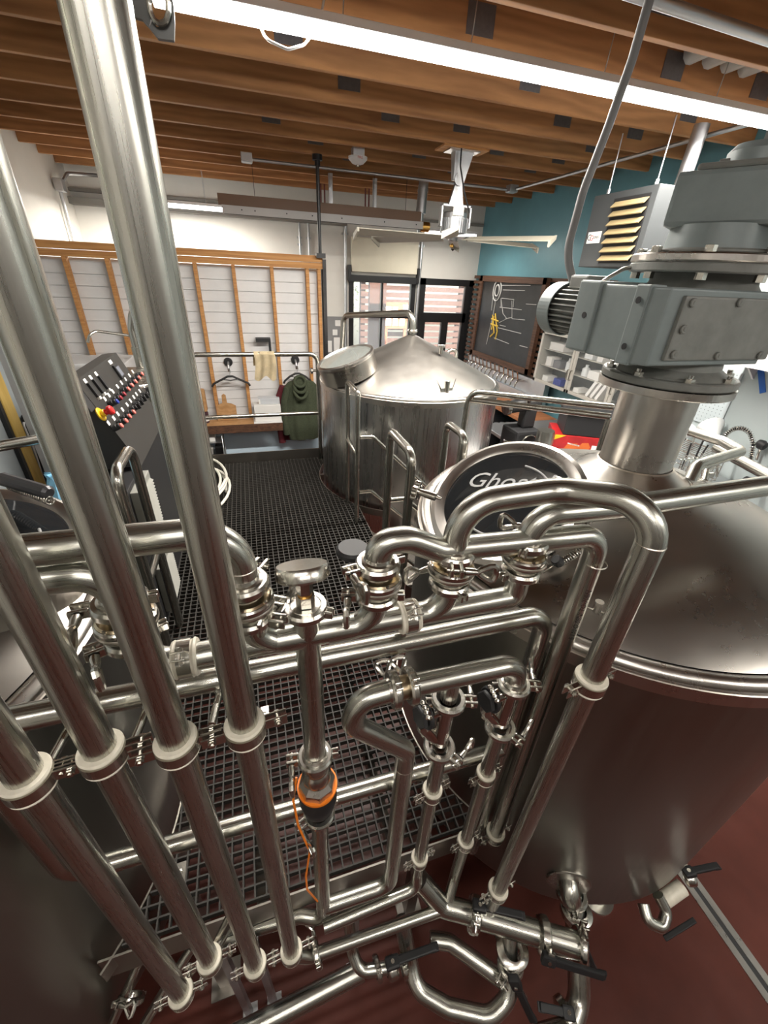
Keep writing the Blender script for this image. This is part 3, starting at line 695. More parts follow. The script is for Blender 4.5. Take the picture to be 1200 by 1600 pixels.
# pipe with cap rail over the kettle (gooseneck vent)
gv = empty('vent_pipe', (1.44, 3.84, 2.28), 'stainless inverted-U pipe rising from the apex of the silver kettle', 'pipe')
pA = aY(640, 522, 3.83)
a = [V(1.447, 3.83, 2.28), V(1.44, 3.84, 2.52), aY(537, 493, 4.75), aY(533, 570, 4.75)]
a[1] = V(1.447, 3.83, 2.46)
bm = B(); tube(bm, a, 0.028, 0.09, 16); obj('bent_tube', bm, PIPE, gv)
bm = B(); lathe(bm, [(0.028, 0), (0.045, 0), (0.05, 0.012), (0.045, 0.025), (0.028, 0.025)], (1.447, 3.83, 2.30)); obj('ferrule', bm, CAST, gv)

# lid hardware
def spring(bm, a, b, R, w, n, seg=8):
    a = Vector(a); b = Vector(b); F = frame_of(b-a); L = (b-a).length
    tube(bm, [a + F.to_3x3() @ V(R*math.cos(2*PI*t/12), R*math.sin(2*PI*t/12), L*t/(12*n)) for t in range(12*n+1)], w, seg=seg)
sp = empty('lid_spring', aY(890, 875, 0.80), 'coil spring with black end cap beside the lid of the right-hand tank', 'spring')
bm = B(); spring(bm, aY(875, 880, 0.80), aY(912, 858, 0.80), 0.011, 0.0028, 11); obj('coil', bm, CAST, sp)
bm = B(); cyl(bm, aY(875, 880, 0.80), aY(862, 868, 0.80)-aY(875, 880, 0.80), 0.016, 0.03, 16, 0.003); obj('end_cap', bm, BLACK, sp)
bm = B(); tube(bm, [aY(872, 878, 0.80), aY(848, 895, 0.80)], 0.003, seg=8); obj('cable', bm, CAST, sp)
hs = empty('spring_hinge', aY(40, 765, 1.33)); hs.parent = k1; hs.location = Vector(hs['_b'])-Vector(k1['_b'])
A_, B_ = aY(6, 757, 1.40), aY(82, 780, 1.30)
bm = B(); F_ = frame_of(B_-A_); L_ = (B_-A_).length
cyl(bm, A_+V(0, 0, .02), B_-A_, 0.021, L_, 12, 0.008); obj('cover', bm, flat('dark_hinge', (0.08, 0.08, 0.085), 0.35, 0.6), hs)
bm = B(); spring(bm, A_+V(0.02, -0.012, 0.0), B_+V(0, -.012, 0.0), 0.011, 0.0025, 18); obj('coil', bm, CAST, hs)

# ================================================================ FITTINGS (prototypes, then copies)
def tri_clamp_proto(R, name='tri_clamp'):
    e = empty(name, (0, 0, 0)); e['category'] = 'clamp'
    bm = B()
    lathe(bm, [(R+0.001, -0.010), (R+0.010, -0.010), (R+0.014, -0.005), (R+0.014, 0.005), (R+0.010, 0.010), (R+0.001, 0.010), (R+0.001, -0.010)], seg=40)
    for s in (-1, 1):
        box(bm, (R+0.026, s*0.009, 0), (0.030, 0.007, 0.017), bev=0.002)
        box(bm, (-R-0.018, s*0.006, 0), (0.018, 0.005, 0.016), bev=0.002)
    obj('clamp_band', bm, CAST, e)
    bm = B(); cyl(bm, (R+0.028, -0.018, 0), (0, 1, 0), 0.0042, 0.045, 12)
    obj('swing_bolt', bm, CAST, e)
    bm = B()
    p = V(R+0.028, 0.016, 0)
    # wing: slim neck then a rounded triangular eye
    lathe(bm, [(0.008, 0), (0.008, 0.012), (0.006, 0.022), (0.006, 0.028)], p, (0, 1, 0), 14)
    outl = [(0.0, 0.024), (0.008, 0.030), (0.020, 0.046), (0.021, 0.052), (0.017, 0.056), (0.0, 0.058), (-0.017, 0.056), (-0.021, 0.052), (-0.020, 0.046), (-0.008, 0.030)]
    tube(bm, [p+V(0, q[1], q[0]*0.8) for q in outl], 0.0062, seg=8, closed=True)
    obj('wing_nut', bm, CAST, e)
    return e
def hanger_proto(R):
    e = empty('pipe_hanger', (0, 0, 0)); e['category'] = 'clamp'
    bm = B(); lathe(bm, [(R, -0.021), (R+0.008, -0.021), (R+0.010, -0.017), (R+0.007, -0.013), (R+0.007, 0.013), (R+0.010, 0.017), (R+0.008, 0.021), (R, 0.021), (R, -0.021)], seg=40); obj('white_collar', bm, NYLON, e, label='cream-white plastic collar')
    bm = B(); ringz(bm, R+0.011, -0.0115, 0.0115, 0.0035, seg=40)
    for sx in (-1, 1):
        for sy in (-1, 1): box(bm, (sx*(R+0.029), sy*0.0065, 0), (0.040, 0.003, 0.023), bev=0.001)
    obj('steel_strap', bm, CAST, e)
    for sx in (-1, 1):
        bm = B(); cyl(bm, (sx*(R+0.032), -0.016, 0), (0, 1, 0), 0.0035, 0.032, 10); bolt(bm, (sx*(R+0.032), -0.014, 0), (0, 1, 0), 0.007, 0.005); bolt(bm, (sx*(R+0.032), 0.008, 0), (0, 1, 0), 0.007, 0.006); obj('bolt', bm, CAST, e)
    return e
PR = 0.0254; SR = 0.0205
clampP = tri_clamp_proto(0.029); used = {'c': False, 'h': False, 'v': False, 'g': False, 's': False}
hangP = hanger_proto(PR)
def rotz_to(axis, spin=0.0):
    """rotation taking Z to axis, then spin about it"""
    return (frame_of(axis).to_3x3() @ Matrix.Rotation(spin, 3, 'Z'))
def clamp(p, axis, spin, label):
    o = place(clampP, used['c'], p, rotz_to(axis, spin), label, 'stainless clamps with wing nuts on the pipework'); used['c'] = True; return o
def hanger_(p, axis, spin, label, sc=1.0):
    o = place(hangP, used['h'], p, rotz_to(axis, spin), label, 'white-collared pipe brackets'); used['h'] = True
    if sc != 1.0: o.scale = (sc, sc, 1)
    return o
def upz(spin_deg):      # vertical axis; 0 deg -> eyes of the clamp towards +X
    return Matrix.Rotation(math.radians(spin_deg), 3, 'Z')
def vclamp(p, deg, label):
    o = place(clampP, used['c'], p, upz(deg), label, 'stainless clamps with wing nuts on the pipework'); used['c'] = True; return o
def vhang(p, deg, label, sc=1.0):
    o = place(hangP, used['h'], p, upz(deg), label, 'white-collared pipe brackets'); used['h'] = True
    if sc != 1.0: o.scale = (sc, sc, 1)
    return o
def ferrule(bm, p, axis, R=PR):
    lathe(bm, [(R, -0.016), (R+0.002, -0.010), (R+0.0065, -0.008), (R+0.0065, 0), (R, 0.0)], p, axis, 32)
def weld(bm, p, axis, R=PR):
    lathe(bm, [(R-0.0005, -0.0022), (R+0.0007, 0), (R-0.0005, 0.0022)], p, axis, 32)
def pipe(name, pts, r, label, fr=0.06, mat=None, ferr=(), welds=(), extra=None, cat='pipe', group=None):
    c = sum((Vector(p) for p in pts), V(0, 0, 0))/len(pts); lo = min(Vector(p).z for p in pts)
    e = empty(name, (c.x, c.y, lo), label, cat, group)
    bm = B(); tube(bm, pts, r, fr, 28, n=10)
    if extra: extra(bm)
    obj('tube', bm, mat or PIPE, e)
    for (p, ax) in ferr:
        bm = B(); ferrule(bm, p, ax, r); obj('ferrule', bm, CAST, e)
    for (p, ax) in welds:
        bm = B(); weld(bm, p, ax, r); obj('weld_seam', bm, WELD, e)
    return e

# ---- the row of four tall upright pipes at the left
names = ['first', 'second', 'third', 'fourth']
desc = ['leftmost of the four tall upright pipes', 'second from the left of the four tall upright pipes', 'third from the left of the four tall upright pipes', 'rightmost of the four tall upright pipes']
for i, (x, zb) in enumerate([(-0.413, 0.80), (-0.312, 0.93), (-0.195, 0.80), (-0.081, 0.795)]):
    y = 0.50 if i != 1 else 0.515
    pipe('upright_pipe', [(x, y, zb-0.03), (x, y, 3.84)], PR, desc[i]+', brushed steel, floor manifold to ceiling', 0)
    vhang((x, y, 2.022), 5, 'white-collared bracket, handrail height, %s' % ['leftmost upright pipe', 'second upright pipe from the left', 'third upright pipe from the left', 'rightmost upright pipe'][i])
    vhang((x, y, zb+0.01), 5, 'white-collared bracket at the foot of the %s' % ['leftmost upright pipe', 'second upright pipe from the left', 'third upright pipe from the left', 'rightmost upright pipe'][i])

# ---- near handrail
hr = empty('handrail', (0.05, 0.62, 0.9), 'two-bar stainless handrail across the near edge of the platform', 'railing')
bm = B(); tube(bm, [(-0.44, 0.62, 1.444), (-0.56, 0.62, 1.445), (-0.56, 0.62, 2.03), (0.655, 0.62, 2.02), (0.655, 0.62, 0.72)], 0.0245, 0.065, 28); obj('top_rail', bm, PIPE_DARK, hr)
bm = B(); tube(bm, [(-0.45, 0.62, 1.4443), (0.655, 0.62, 1.43)], 0.0235, 0, 24); obj('mid_rail', bm, PIPE_DARK, hr)
for x, z in ((-0.385, 2.03), (-0.26, 2.03), (-0.13, 2.03)):
    bm = B(); tube(bm, [(x, 0.60, 2.012), (x-0.012, 0.53, 2.012)], 0.0075, 0, 12); lathe(bm, [(0.011, 0), (0.0075, 0.006)], (x, 0.598, 2.013), (0, -1, 0), 12); obj('stub', bm, PIPE_DARK, hr)
for x in (-0.172, 0.262):
    bm = B(); bb(bm, (x-0.006, 0.612, 2.05), (x+0.006, 0.626, 2.098)); obj('stand_off', bm, CAST, hr)

# ---- valve row manifold (z = 2.122, y = 0.60)
ZM = 2.122; YM = 0.60
VX = [-0.243, -0.052, 0.190, 0.348, 0.520]
mf = empty('manifold_pipe', (0.05, YM, 2.1), 'horizontal stainless manifold pipe with swept branches just above the handrail', 'pipe')
bm = B()
tube(bm, [(VX[0], YM, 2.195), (VX[0], YM, ZM), (-0.075, YM, ZM)], PR, 0.055, 28, n=10)
tube(bm, [(-0.11, YM, ZM+0.004), (0.48, YM, ZM), (VX[4], YM, ZM), (VX[4], YM, 2.2)], PR, 0.07, 28, n=10)
def swept(bm, x0, x1, z1):
    tube(bm, [(x0, YM, ZM), (x1, YM, ZM), (x1, YM, z1)], PR, 0.058, 28, n=10)
tube(bm, [(0.04, YM, ZM), (VX[1], YM, ZM), (VX[1], YM, 2.19)], PR, 0.06, 28, n=10)
swept(bm, 0.09, VX[2], 2.185); swept(bm, 0.26, VX[3], 2.185)
tube(bm, [(0.05, YM, 2.02), (0.05, YM, 2.185)], PR, 0, 28)
obj('tube', bm, PIPE, mf)
dp = pipe('drop_pipe', [(0.05, YM, ZM-0.02), (0.05, 0.592, 1.93), (0.047, 0.585, 1.735)], PR, 'pipe dropping from the manifold cross to the orange-ringed instrument', 0.05, welds=[((0.05, 0.594, 1.96), (0, 0, 1))], ferr=[((0.047, 0.585, 1.73), (0, 0, -1))])
for x, lab in ((-0.172, 'white-collared bracket on the manifold pipe behind the fourth upright pipe'), (0.262, 'white-collared bracket on the manifold pipe between the second and third valves')):
    hanger_((x, YM, ZM), (1, 0, 0), math.radians(-50), lab)

# pressure gauge / cap on the cross
cpz = 2.195
def tilt(bm):
    bmesh.ops.rotate(bm, cent=(0.05, YM, 2.232), matrix=Matrix.Rotation(math.radians(-24), 3, 'X'), verts=bm.verts); return bm
gz = empty('pressure_gauge', (0.05, YM, 2.19), 'round flat pressure gauge seen edge-on above the manifold cross', 'gauge')
bm = B(); lathe(bm, [(0, 2.258), (0.046, 2.258), (0.050, 2.263), (0.050, 2.280), (0.046, 2.286), (0.0, 2.286)], (0.05, YM, 0), seg=48); tilt(bm); obj('gauge_body', bm, CAST, gz)
bm = B(); cyl(bm, (0.05, YM, 2.235), (0, 0, 1), 0.016, 0.026, 6); obj('hex_neck', bm, CAST, gz)
bm = B(); cyl(bm, (0.05, YM, 2.229), (0, 0, 1), 0.0135, 0.007, 16); obj('brass_ring', bm, BRASS, gz, label='brass ring')
bm = B(); cyl(bm, (0.05, YM, 2.205), (0, 0, 1), 0.018, 0.024, 6); obj('lower_nut', bm, CAST, gz)
bm = B(); cyl(bm, (0.05, YM, 2.183), (0, 0, 1), 0.031, 0.020, 36, 0.003); obj('blank_cap', bm, CAST, gz)
vclamp((0.05, YM, 2.193), 150, 'small clamp with wing nut directly under the pressure gauge')

# ---- check valves / tri-clamp valves on the manifold
def valve_proto():
    e = empty('disc_valve', (0, 0, 0)); e['category'] = 'valve'
    bm = B(); lathe(bm, [(0.026, -0.018), (0.036, -0.014), (0.040, -0.006), (0.045, 0.0), (0.047, 0.004), (0.047, 0.020), (0.044, 0.023), (0.030, 0.024), (0.027, 0.030), (0.026, 0.045)], seg=48); obj('valve_body', bm, CAST, e)
    bm = B(); lathe(bm, [(0.0475, 0.006), (0.0485, 0.008), (0.0485, 0.010), (0.0475, 0.012)], seg=48); obj('seam_ring', bm, WELD, e)
    bm = B(); lathe(bm, [(0.028, 0.0242), (0.0435, 0.0242), (0.040, 0.0275), (0.028, 0.0275)], seg=48); obj('inner_ring', bm, flat('warm_reflection_steel', (0.66, 0.55, 0.38), 0.25, 1), e)  # warm tint stands for reflections inside the steel valve
    for k in range(6):
        a = k*PI/3
        bm = B(); bolt(bm, (0.040*math.cos(a), 0.040*math.sin(a), 0.023), (0, 0, 1), 0.0045, 0.004); obj('bolt', bm, CAST, e)
    return e
vp = valve_proto()
vl = ['valve partly hidden behind the second upright pipe', 'valve beside the rightmost upright pipe', 'valve under the start of the foremost right-hand pipe', 'middle valve of the three right-hand valves', 'rightmost valve, at the manifold end']
for i, x in enumerate(VX):
    place(vp, i > 0, (x, YM, 2.222), upz(20*i), 'round stainless disc %s' % vl[i], 'disc valves along the manifold')
    vclamp((x, YM, 2.196), [200, -25, 165, 100, 10][i], 'lower clamp of the %s' % vl[i])
    vclamp((x, YM, 2.272), [185, 60, 190, 250, 45][i], 'upper clamp of the %s' % vl[i])
bh = [(-0.052, 0.66, 60, 'black lever knob behind the valve beside the rightmost upright pipe'), (0.16, 0.68, 120, 'black round knob behind the foremost right-hand valve')]
for x, y, a, lab in bh:
    k = empty('valve_knob', (x, y, 2.22), lab, 'knob')
    bm = B(); cyl(bm, (x, y, 2.245), (0, 0, 1), 0.035, 0.018, 32, 0.005); obj('grip', bm, BLACK, k)
    bm = B(); cyl(bm, (x, y, 2.232), (0, 0, 1), 0.012, 0.014, 12); tube(bm, [(x, y, 2.236), (x, YM+0.047, 2.236)], 0.007, seg=10); obj('stem', bm, CAST, k)

# ---- pipes leaving the valves
ZT = 2.285
pipe('transfer_pipe', [(VX[0], YM, ZT), (VX[0], YM, 2.337), (-0.80, YM, 2.345)], PR, 'short bent pipe going left from the valve behind the second upright pipe', 0.075, ferr=[((VX[0], YM, ZT-0.008), (0, 0, -1))])
pipe('transfer_pipe', [(VX[1], YM, ZT), (VX[1], YM, 2.385), (-0.80, YM, 2.395)], PR, 'upper horizontal pipe running left behind the upright pipes from its elbow', 0.075, ferr=[((VX[1], YM, ZT-0.008), (0, 0, -1))], welds=[((VX[1], YM, 2.31), (0, 0, 1))])
pipe('transfer_pipe', [(VX[2], YM, ZT), (VX[2], YM, 2.322), (0.245, YM, 2.322), (0.315, YM, 2.285), (0.700, 0.59, 2.272), (0.703, 0.58, 0.86)], PR, 'foremost looping pipe from the left valve over and down, printed with size marks', 0.055,
     ferr=[((VX[2], YM, ZT-0.008), (0, 0, -1))], welds=[((0.703, 0.58, 2.20), (0, 0, 1)), ((0.703, 0.58, 0.9), (0, 0, 1))])
pipe('transfer_pipe', [(VX[3], YM, ZT), (VX[3], YM, 2.385), (0.565, YM, 2.392), (0.655, 0.447, 2.432), (0.655, 0.447, 0.50)], PR, 'highest looping pipe from the middle valve bending down in front of the right tank', 0.075,
     ferr=[((VX[3], YM, ZT-0.008), (0, 0, -1))], welds=[((0.655, 0.447, 2.35), (0, 0, 1)), ((0.56, YM, 2.392), (1, 0, 0))])
pipe('transfer_pipe', [(VX[4], YM, ZT), (VX[4], YM, 2.338), (0.72, YM, 2.330), (1.5, YM, 2.34)], PR, 'long pipe from the rightmost valve running off to the right above the tank cone', 0.065, ferr=[((VX[4], YM, ZT-0.008), (0, 0, -1))])
vhang((0.655, 0.447, 1.972), 8, 'white-collared bracket on the highest looping pipe by the right tank rim')
vhang((0.655, 0.447, 0.815), 8, 'white-collared bracket low on the highest looping pipe, above the black handle')
vhang((0.703, 0.58, 0.905), 8, 'white-collared bracket low on the foremost looping pipe, at the platform corner')
# printed marks on the foremost pipe
bm = B(); u = V(0, 0, 1); rt = V(0.86, -0.5, 0).normalized(); nn = V(-0.5, -0.86, 0).normalized()
cc = V(0.703, 0.58, 2.06)+nn*0.0257
text_bm(bm, 'E I M O 08N/ TO-70BN', 0.016, mat_axes(u, -rt, nn, cc), 0.0002)
thing('pipe_stencil', bm, flat('stencil_ink', (0.03, 0.03, 0.03), 0.6), 'small black printed lettering running along the foremost looping pipe', 'lettering')
# vertical support channel behind them
bm = B(); bb(bm, (0.70, 0.50, 0.5), (0.76, 0.505, 1.985)); bb(bm, (0.755, 0.50, 0.5), (0.76, 0.53, 1.985))
thing('support_channel', bm, FASCIA, 'tall dark steel channel standing beside the right tank wall', 'bracket')

# ---- lower manifold with the two sample columns (y = 0.56)
YF = 0.56; ZF = 1.942
sl_ = pipe('lower_manifold', [(0.555, YF, 1.86), (0.555, YF, ZF-0.008), (0.262, YF, ZF+0.004)], PR, 'lower curved pipe below the handrail feeding the two upright sample columns', 0.055, ferr=[((0.555, YF, 1.858), (0, 0, -1)), ((0.262, YF, ZF+0.004), (-1, 0, 0))],
     extra=lambda bm: tube(bm, [(0.372, YF, ZF), (0.372, YF, 1.865)], 0.021, 0, 24))
pipe('offset_pipe', [(0.232, YF, ZF+0.004), (0.150, YF, ZF), (0.128, YF, 1.862), (0.275, YF, 1.692), (0.275, YF, 0.86), (0.04, YF, 0.875)], PR, 'S-shaped pipe curling back from the clamps then dropping to the platform edge', 0.05, ferr=[((0.228, YF, ZF+0.004), (1, 0, 0))], welds=[((0.275, YF, 1.62), (0, 0, 1))])
clamp((0.228, YF, ZF+0.004), (1, 0, 0), math.radians(-60), 'left one of the two side-by-side clamps on the lower curved pipe')
clamp((0.268, YF, ZF+0.004), (1, 0, 0), math.radians(-60), 'right one of the two side-by-side clamps on the lower curved pipe')
bm = B(); lathe(bm, [(0.0255, 0), (0.0265, 0.02), (0.0255, 0.04)], (0.228, YF, ZF+0.004), (1, 0, 0), 32)
thing('sight_collar', bm, flat('bronze_steel', (0.45, 0.36, 0.24), 0.3, 1), 'short bronze-tinted collar between the two side-by-side clamps', 'collar')
def column(x, lab, ztop, zmid):
    e = empty('sample_valve', (x, YF, zmid-0.02), 'polished %s sample valve with side body' % lab, 'valve', None)
    bm = B(); lathe(bm, [(0.0205, zmid), (0.0205, ztop)], (x, YF, 0), seg=32); obj('polished_tube', bm, POLISH, e)
    bm = B(); tube(bm, [(x-0.02, YF+0.004, ztop-0.03), (x-0.052, YF+0.01, ztop-0.05), (x-0.052, YF+0.01, ztop-0.10), (x-0.018, YF+0.004, ztop-0.15)], 0.018, 0.03, 24); obj('side_body', bm, POLISH, e)
    bm = B(); cyl(bm, (x-0.048, YF+0.006, ztop-0.045), (-0.95, -0.2, 0.1), 0.034, 0.012, 32, 0.003); cyl(bm, (x-0.062, YF+0.004, ztop-0.045), (-0.95, -0.2, 0.1), 0.030, 0.012, 6, 0.003); obj('bonnet', bm, BLACK, e)
    bm = B()
    for k in range(4): bolt(bm, (x-0.055, YF-0.025+0.012*k, ztop-0.012+0.002*k), (-0.6, -0.3, 0.8), 0.006, 0.02)
    obj('bonnet_bolt_row', bm, CAST, e)
    vclamp((x, YF, ztop+0.004), -20, 'upper clamp of the %s sample valve' % lab)
    vclamp((x, YF, zmid-0.004), -60, 'lower clamp of the %s sample valve' % lab)
column(0.372, 'left', 1.855, 1.665); column(0.555, 'right', 1.85, 1.675)
pipe('drain_pipe', [(0.376, YF, 1.655), (0.376, YF, 0.872), (0.376, 0.54, 0.80), (0.03, 0.53, 0.80)], SR, 'slim pipe falling from the left sample valve and turning left under the platform edge', 0.04, ferr=[((0.376, YF, 1.655), (0, 0, 1))])
pipe('drain_pipe', [(0.553, YF, 1.665), (0.553, YF, 0.70), (0.50, 0.50, 0.62), (-0.03, 0.492, 0.725), (-0.081, 0.5, 0.775)], SR, 'slim pipe falling from the right sample valve and sloping down to the left', 0.05, ferr=[((0.553, YF, 1.665), (0, 0, 1))])
for x, z, lab in ((0.376, 1.43, 'left sample column, at the mid rail'), (0.376, 0.985, 'left sample column, at the platform edge'), (0.553, 1.43, 'right sample column, at the mid rail'), (0.553, 0.99, 'right sample column, at the platform edge')):
    vhang((x, YF, z), 10, 'white-collared bracket on the %s' % lab, 0.82)

# ---- orange ringed instrument
ins = empty('flow_sensor', (0.047, 0.585, 1.42), 'black and silver flow sensor with a bright orange ring, under the manifold cross', 'sensor')
bm = B(); lathe(bm, [(0.026, 1.725), (0.032, 1.715), (0.034, 1.69), (0.030, 1.675), (0.036, 1.665), (0.037, 1.64), (0.033, 1.63)], (0.047, 0.585, 0), seg=40); obj('upper_body', bm, CAST, ins)
bm = B(); lathe(bm, [(0.034, 1.632), (0.046, 1.618), (0.048, 1.60), (0.044, 1.60)], (0.047, 0.585, 0), seg=8, smooth=False); obj('faceted_cap', bm, TANKB, ins)
bm = B(); lathe(bm, [(0.044, 1.60), (0.0515, 1.60), (0.0515, 1.592), (0.044, 1.592)], (0.047, 0.585, 0), seg=48); obj('orange_ring', bm, ORANGE, ins, label='orange ring')
bm = B(); lathe(bm, [(0.049, 1.592), (0.050, 1.54), (0.042, 1.495), (0.030, 1.47), (0.027, 1.465)], (0.047, 0.585, 0), seg=40); obj('black_housing', bm, BLACK, ins, label='black housing')
vclamp((0.047, 0.585, 1.727), 175, 'clamp on top of the orange-ringed flow sensor'); vclamp((0.047, 0.585, 1.452), 200, 'clamp under the orange-ringed flow sensor')
pipe('drop_pipe', [(0.047, 0.585, 1.447), (0.04, 0.57, 1.15), (0.036, 0.56, 0.86)], 0.0235, 'pipe from the flow sensor down to the platform edge', 0, ferr=[((0.047, 0.585, 1.447), (0, 0, 1))], welds=[((0.0445, 0.58, 1.42), (0, 0, 1)), ((0.037, 0.562, 0.92), (0, 0, 1))])
bm = B(); tube(bm, [aY(463, 1215, 0.545), aY(458, 1250, 0.53), aY(466, 1290, 0.525), aY(484, 1330, 0.515), aY(478, 1370, 0.515), aY(480, 1390, 0.515), aY(496, 1408, 0.53)], 0.0028, 0.03, 8)
thing('orange_cable', bm, ORANGE, 'thin orange cable dangling from the flow sensor down its pipe', 'cable')

def aD(px, py, zc): return CAM + ray(px, py)*(zc/FPX)
# ================================================================ LAMPS
def strip_light(x0, x1, y, z, label, along='X', k=1.0):
    cx = (x0+x1)/2; e = empty('strip_light', (cx, y, z), label, 'light')
    L = x1-x0
    def bx(dx0, dx1, w, z0, z1):
        b = B()
        if along == 'X': bb(b, (cx+dx0, y-w, z0), (cx+dx1, y+w, z1), 0.004)
        else: bb(b, (cx-w, y+dx0, z0), (cx+w, y+dx1, z1), 0.004)
        return b
    obj('housing', bx(-L/2, L/2, 0.05, z+0.03, z+0.065), SIDING, e)
    obj('diffuser', bx(-L/2+0.01, L/2-0.01, 0.038, z-0.012, z+0.03), LED, e)
    l = area('lamp_light', (cx, y, z-0.02), L, 0.09, k*LAMP_POWER*L/2.4, WARM, (0, 0, 0) if along == 'X' else (0, 0, PI/2))
    l.parent = e; l.location = (0, 0, -0.02)
    return e
ml_ = strip_light(-0.25, 3.95, 2.92, 3.76, 'very bright long strip light hung under the nearest joists', k=1.15)
for x in (0.62, 1.32, 2.2, 3.1):
    bm = B(); tube(bm, [(x, 2.92, 3.83), (x+0.02, 2.925, 4.1)], 0.003, seg=6); obj('hanging_wire', bm, GALV, ml_)
bm = B(); tube(bm, [(0.21, 2.90, 3.75), (0.24, 2.88, 3.69), (0.34, 2.88, 3.67), (0.42, 2.89, 3.70), (0.5, 2.90, 3.78), (0.56, 2.9, 4.0)], 0.006, 0.05, 8); obj('power_cord', bm, SIDING, ml_)
fl = strip_light(-1.5, -0.12, 7.5, 3.42, 'short strip light hanging by a chain at the far left', k=1.5)
for x in (-1.0, -0.35):
    bm = B()
    n = 22
    for i in range(n):
        z = 3.49+i*(3.85-3.49)/n; tube(bm, [(x+(0.008*math.cos(a) if i % 2 else 0), 7.5+(0 if i % 2 else 0.008*math.cos(a)), z+0.013*math.sin(a)) for a in [2*PI*q/8 for q in range(8)]], 0.002, seg=4, closed=True)
    obj('hanging_chain', bm, GALV, fl)
u0 = aY(664, 364, 7.3); u1 = aY(752, 369, 7.3)
strip_light(u0.x, u1.x-0.1, 7.3, u0.z, 'strip light glowing behind the ceiling fan motor', k=0.5)
strip_light(-1.9, 0.5, -0.9, 3.76, 'strip light overhead, behind the viewpoint at the left', k=0.12)
strip_light(-1.0, 1.4, -2.2, 3.76, 'strip light at the back of the room behind the viewpoint', k=0.15)
strip_light(1.9, 4.2, -1.7, 3.76, 'unseen strip light added behind the viewpoint at the right to light the gearbox', k=0.5)  # added lamp, out of view, brightens the front of the gearbox
strip_light(1.9, 4.3, 5.9, 3.78, 'strip light between the fan and the teal wall, tucked up in the joists', 'X') if False else None

# ================================================================ AGITATOR DRIVE
cx, cy = T3
gd = empty('agitator_drive', (cx, cy, 2.475), 'grey cast gearbox drive bolted on the neck of the right-hand tank', 'motor')
def disc(r, z0, z1, mat, name, bev=0.004, seg=80):
    bm = B(); lathe(bm, [(0, z0), (r-bev, z0), (r, z0+bev), (r, z1-bev), (r-bev, z1), (0, z1)], (cx, cy, 0), seg=seg, smooth=False); return obj(name, bm, mat, gd)
disc(0.205, 2.475, 2.500, GEARD, 'lower_flange')
bm = B(); lathe(bm, [(0.175, 2.50), (0.165, 2.512), (0.145, 2.525), (0.14, 2.57)], (cx, cy, 0), seg=64); obj('lower_hub', bm, GEARD, gd)
for k in range(8):
    a = 0.25+k*PI/4; p = (cx+0.183*math.cos(a), cy+0.183*math.sin(a), 2.500)
    bm = B(); bolt(bm, p, (0, 0, 1), 0.015, 0.012); cyl(bm, (p[0], p[1], p[2]+0.012), (0, 0, 1), 0.008, 0.010, 10); obj('flange_bolt', bm, CAST, gd)
# gear case
gx0, gx1, gy0, gy1, gz0, gz1 = 1.045, 1.545, 0.955, 1.255, 2.553, 2.752
bm = B()
ch = 0.03
prism(bm, [(gx0, gy0+ch, gz0), (gx0+ch, gy0, gz0), (gx1-ch, gy0, gz0), (gx1, gy0+ch, gz0), (gx1, gy1-ch, gz0), (gx1-ch, gy1, gz0), (gx0, gy1, gz0)], (0, 0, 1), gz1-gz0)
bmesh.ops.bevel(bm, geom=bm.edges[:], offset=0.007, segments=3, affect='EDGES', profile=0.6)
obj('gear_case', bm, GEAR, gd)
bm = B(); bb(bm, (gx0+0.075, gy0-0.012, gz0+0.016), (gx1-0.015, gy0+0.005, gz1-0.018), 0.006); obj('cover_plate', bm, GEARD, gd)
bm = B(); bb(bm, (gx0-0.008, gy1-0.085, gz0+0.004), (gx0+0.3, gy1+0.01, gz1+0.008), 0.006); obj('motor_adapter', bm, GEAR, gd)
bm = B(); bb(bm, (gx0-0.004, gy0+0.035, gz0-0.004), (gx0+0.05, gy0+0.085, gz1+0.004), 0.005); obj('case_rib', bm, GEAR, gd)
for u, w in ((0.10, 0.035), (0.10, 0.165), (0.27, 0.03), (0.27, 0.17), (0.445, 0.03), (0.455, 0.17), (0.10, 0.10)):
    p = V(gx0+u, gy0-0.012, gz0+w)
    bm = B(); cyl(bm, p, (0, -1, 0), 0.0115, 0.008, 20, 0.002); bolt(bm, p+V(0, -0.0081, 0), (0, -1, 0), 0.005, 0.001); obj('cap_screw', bm, GEARD, gd)
for y, z in ((gy0+0.06, gz0+0.045), (gy0+0.06, gz1-0.035), (gy1-0.045, gz0+0.11)):
    bm = B(); cyl(bm, (gx0-0.0085, y, z), (-1, 0, 0), 0.009, 0.0012, 20); obj('tapped_hole', bm, BLACK, gd)
bm = B(); lathe(bm, [(0.16, 2.745), (0.145, 2.765), (0.14, 2.795)], (cx, cy, 0), seg=64); obj('upper_hub', bm, GEARD, gd)
disc(0.212, 2.790, 2.815, GEARD, 'upper_flange'); disc(0.214, 2.8155, 2.838, TANKB, 'adapter_ring'); disc(0.175, 2.8385, 2.850, GEARD, 'spacer_plate')
for k in range(8):
    a = 0.65+k*PI/4
    for (rr, z, h, m_) in ((0.19, 2.838, 0.016, CAST), (0.19, 2.772, 0.018, CAST)):
        p = (cx+rr*math.cos(a), cy+rr*math.sin(a), z)
        bm = B(); bolt(bm, p, (0, 0, 1), 0.0145, h); obj('flange_bolt', bm, m_, gd)
bm = B(); lathe(bm, [(0.135, 2.85), (0.13, 2.91)], (cx, cy, 0), seg=64); obj('motor_hub', bm, GEAR, gd)
d1 = V(0.55, -0.835, 0).normalized(); d2 = V(0.835, 0.55, 0)
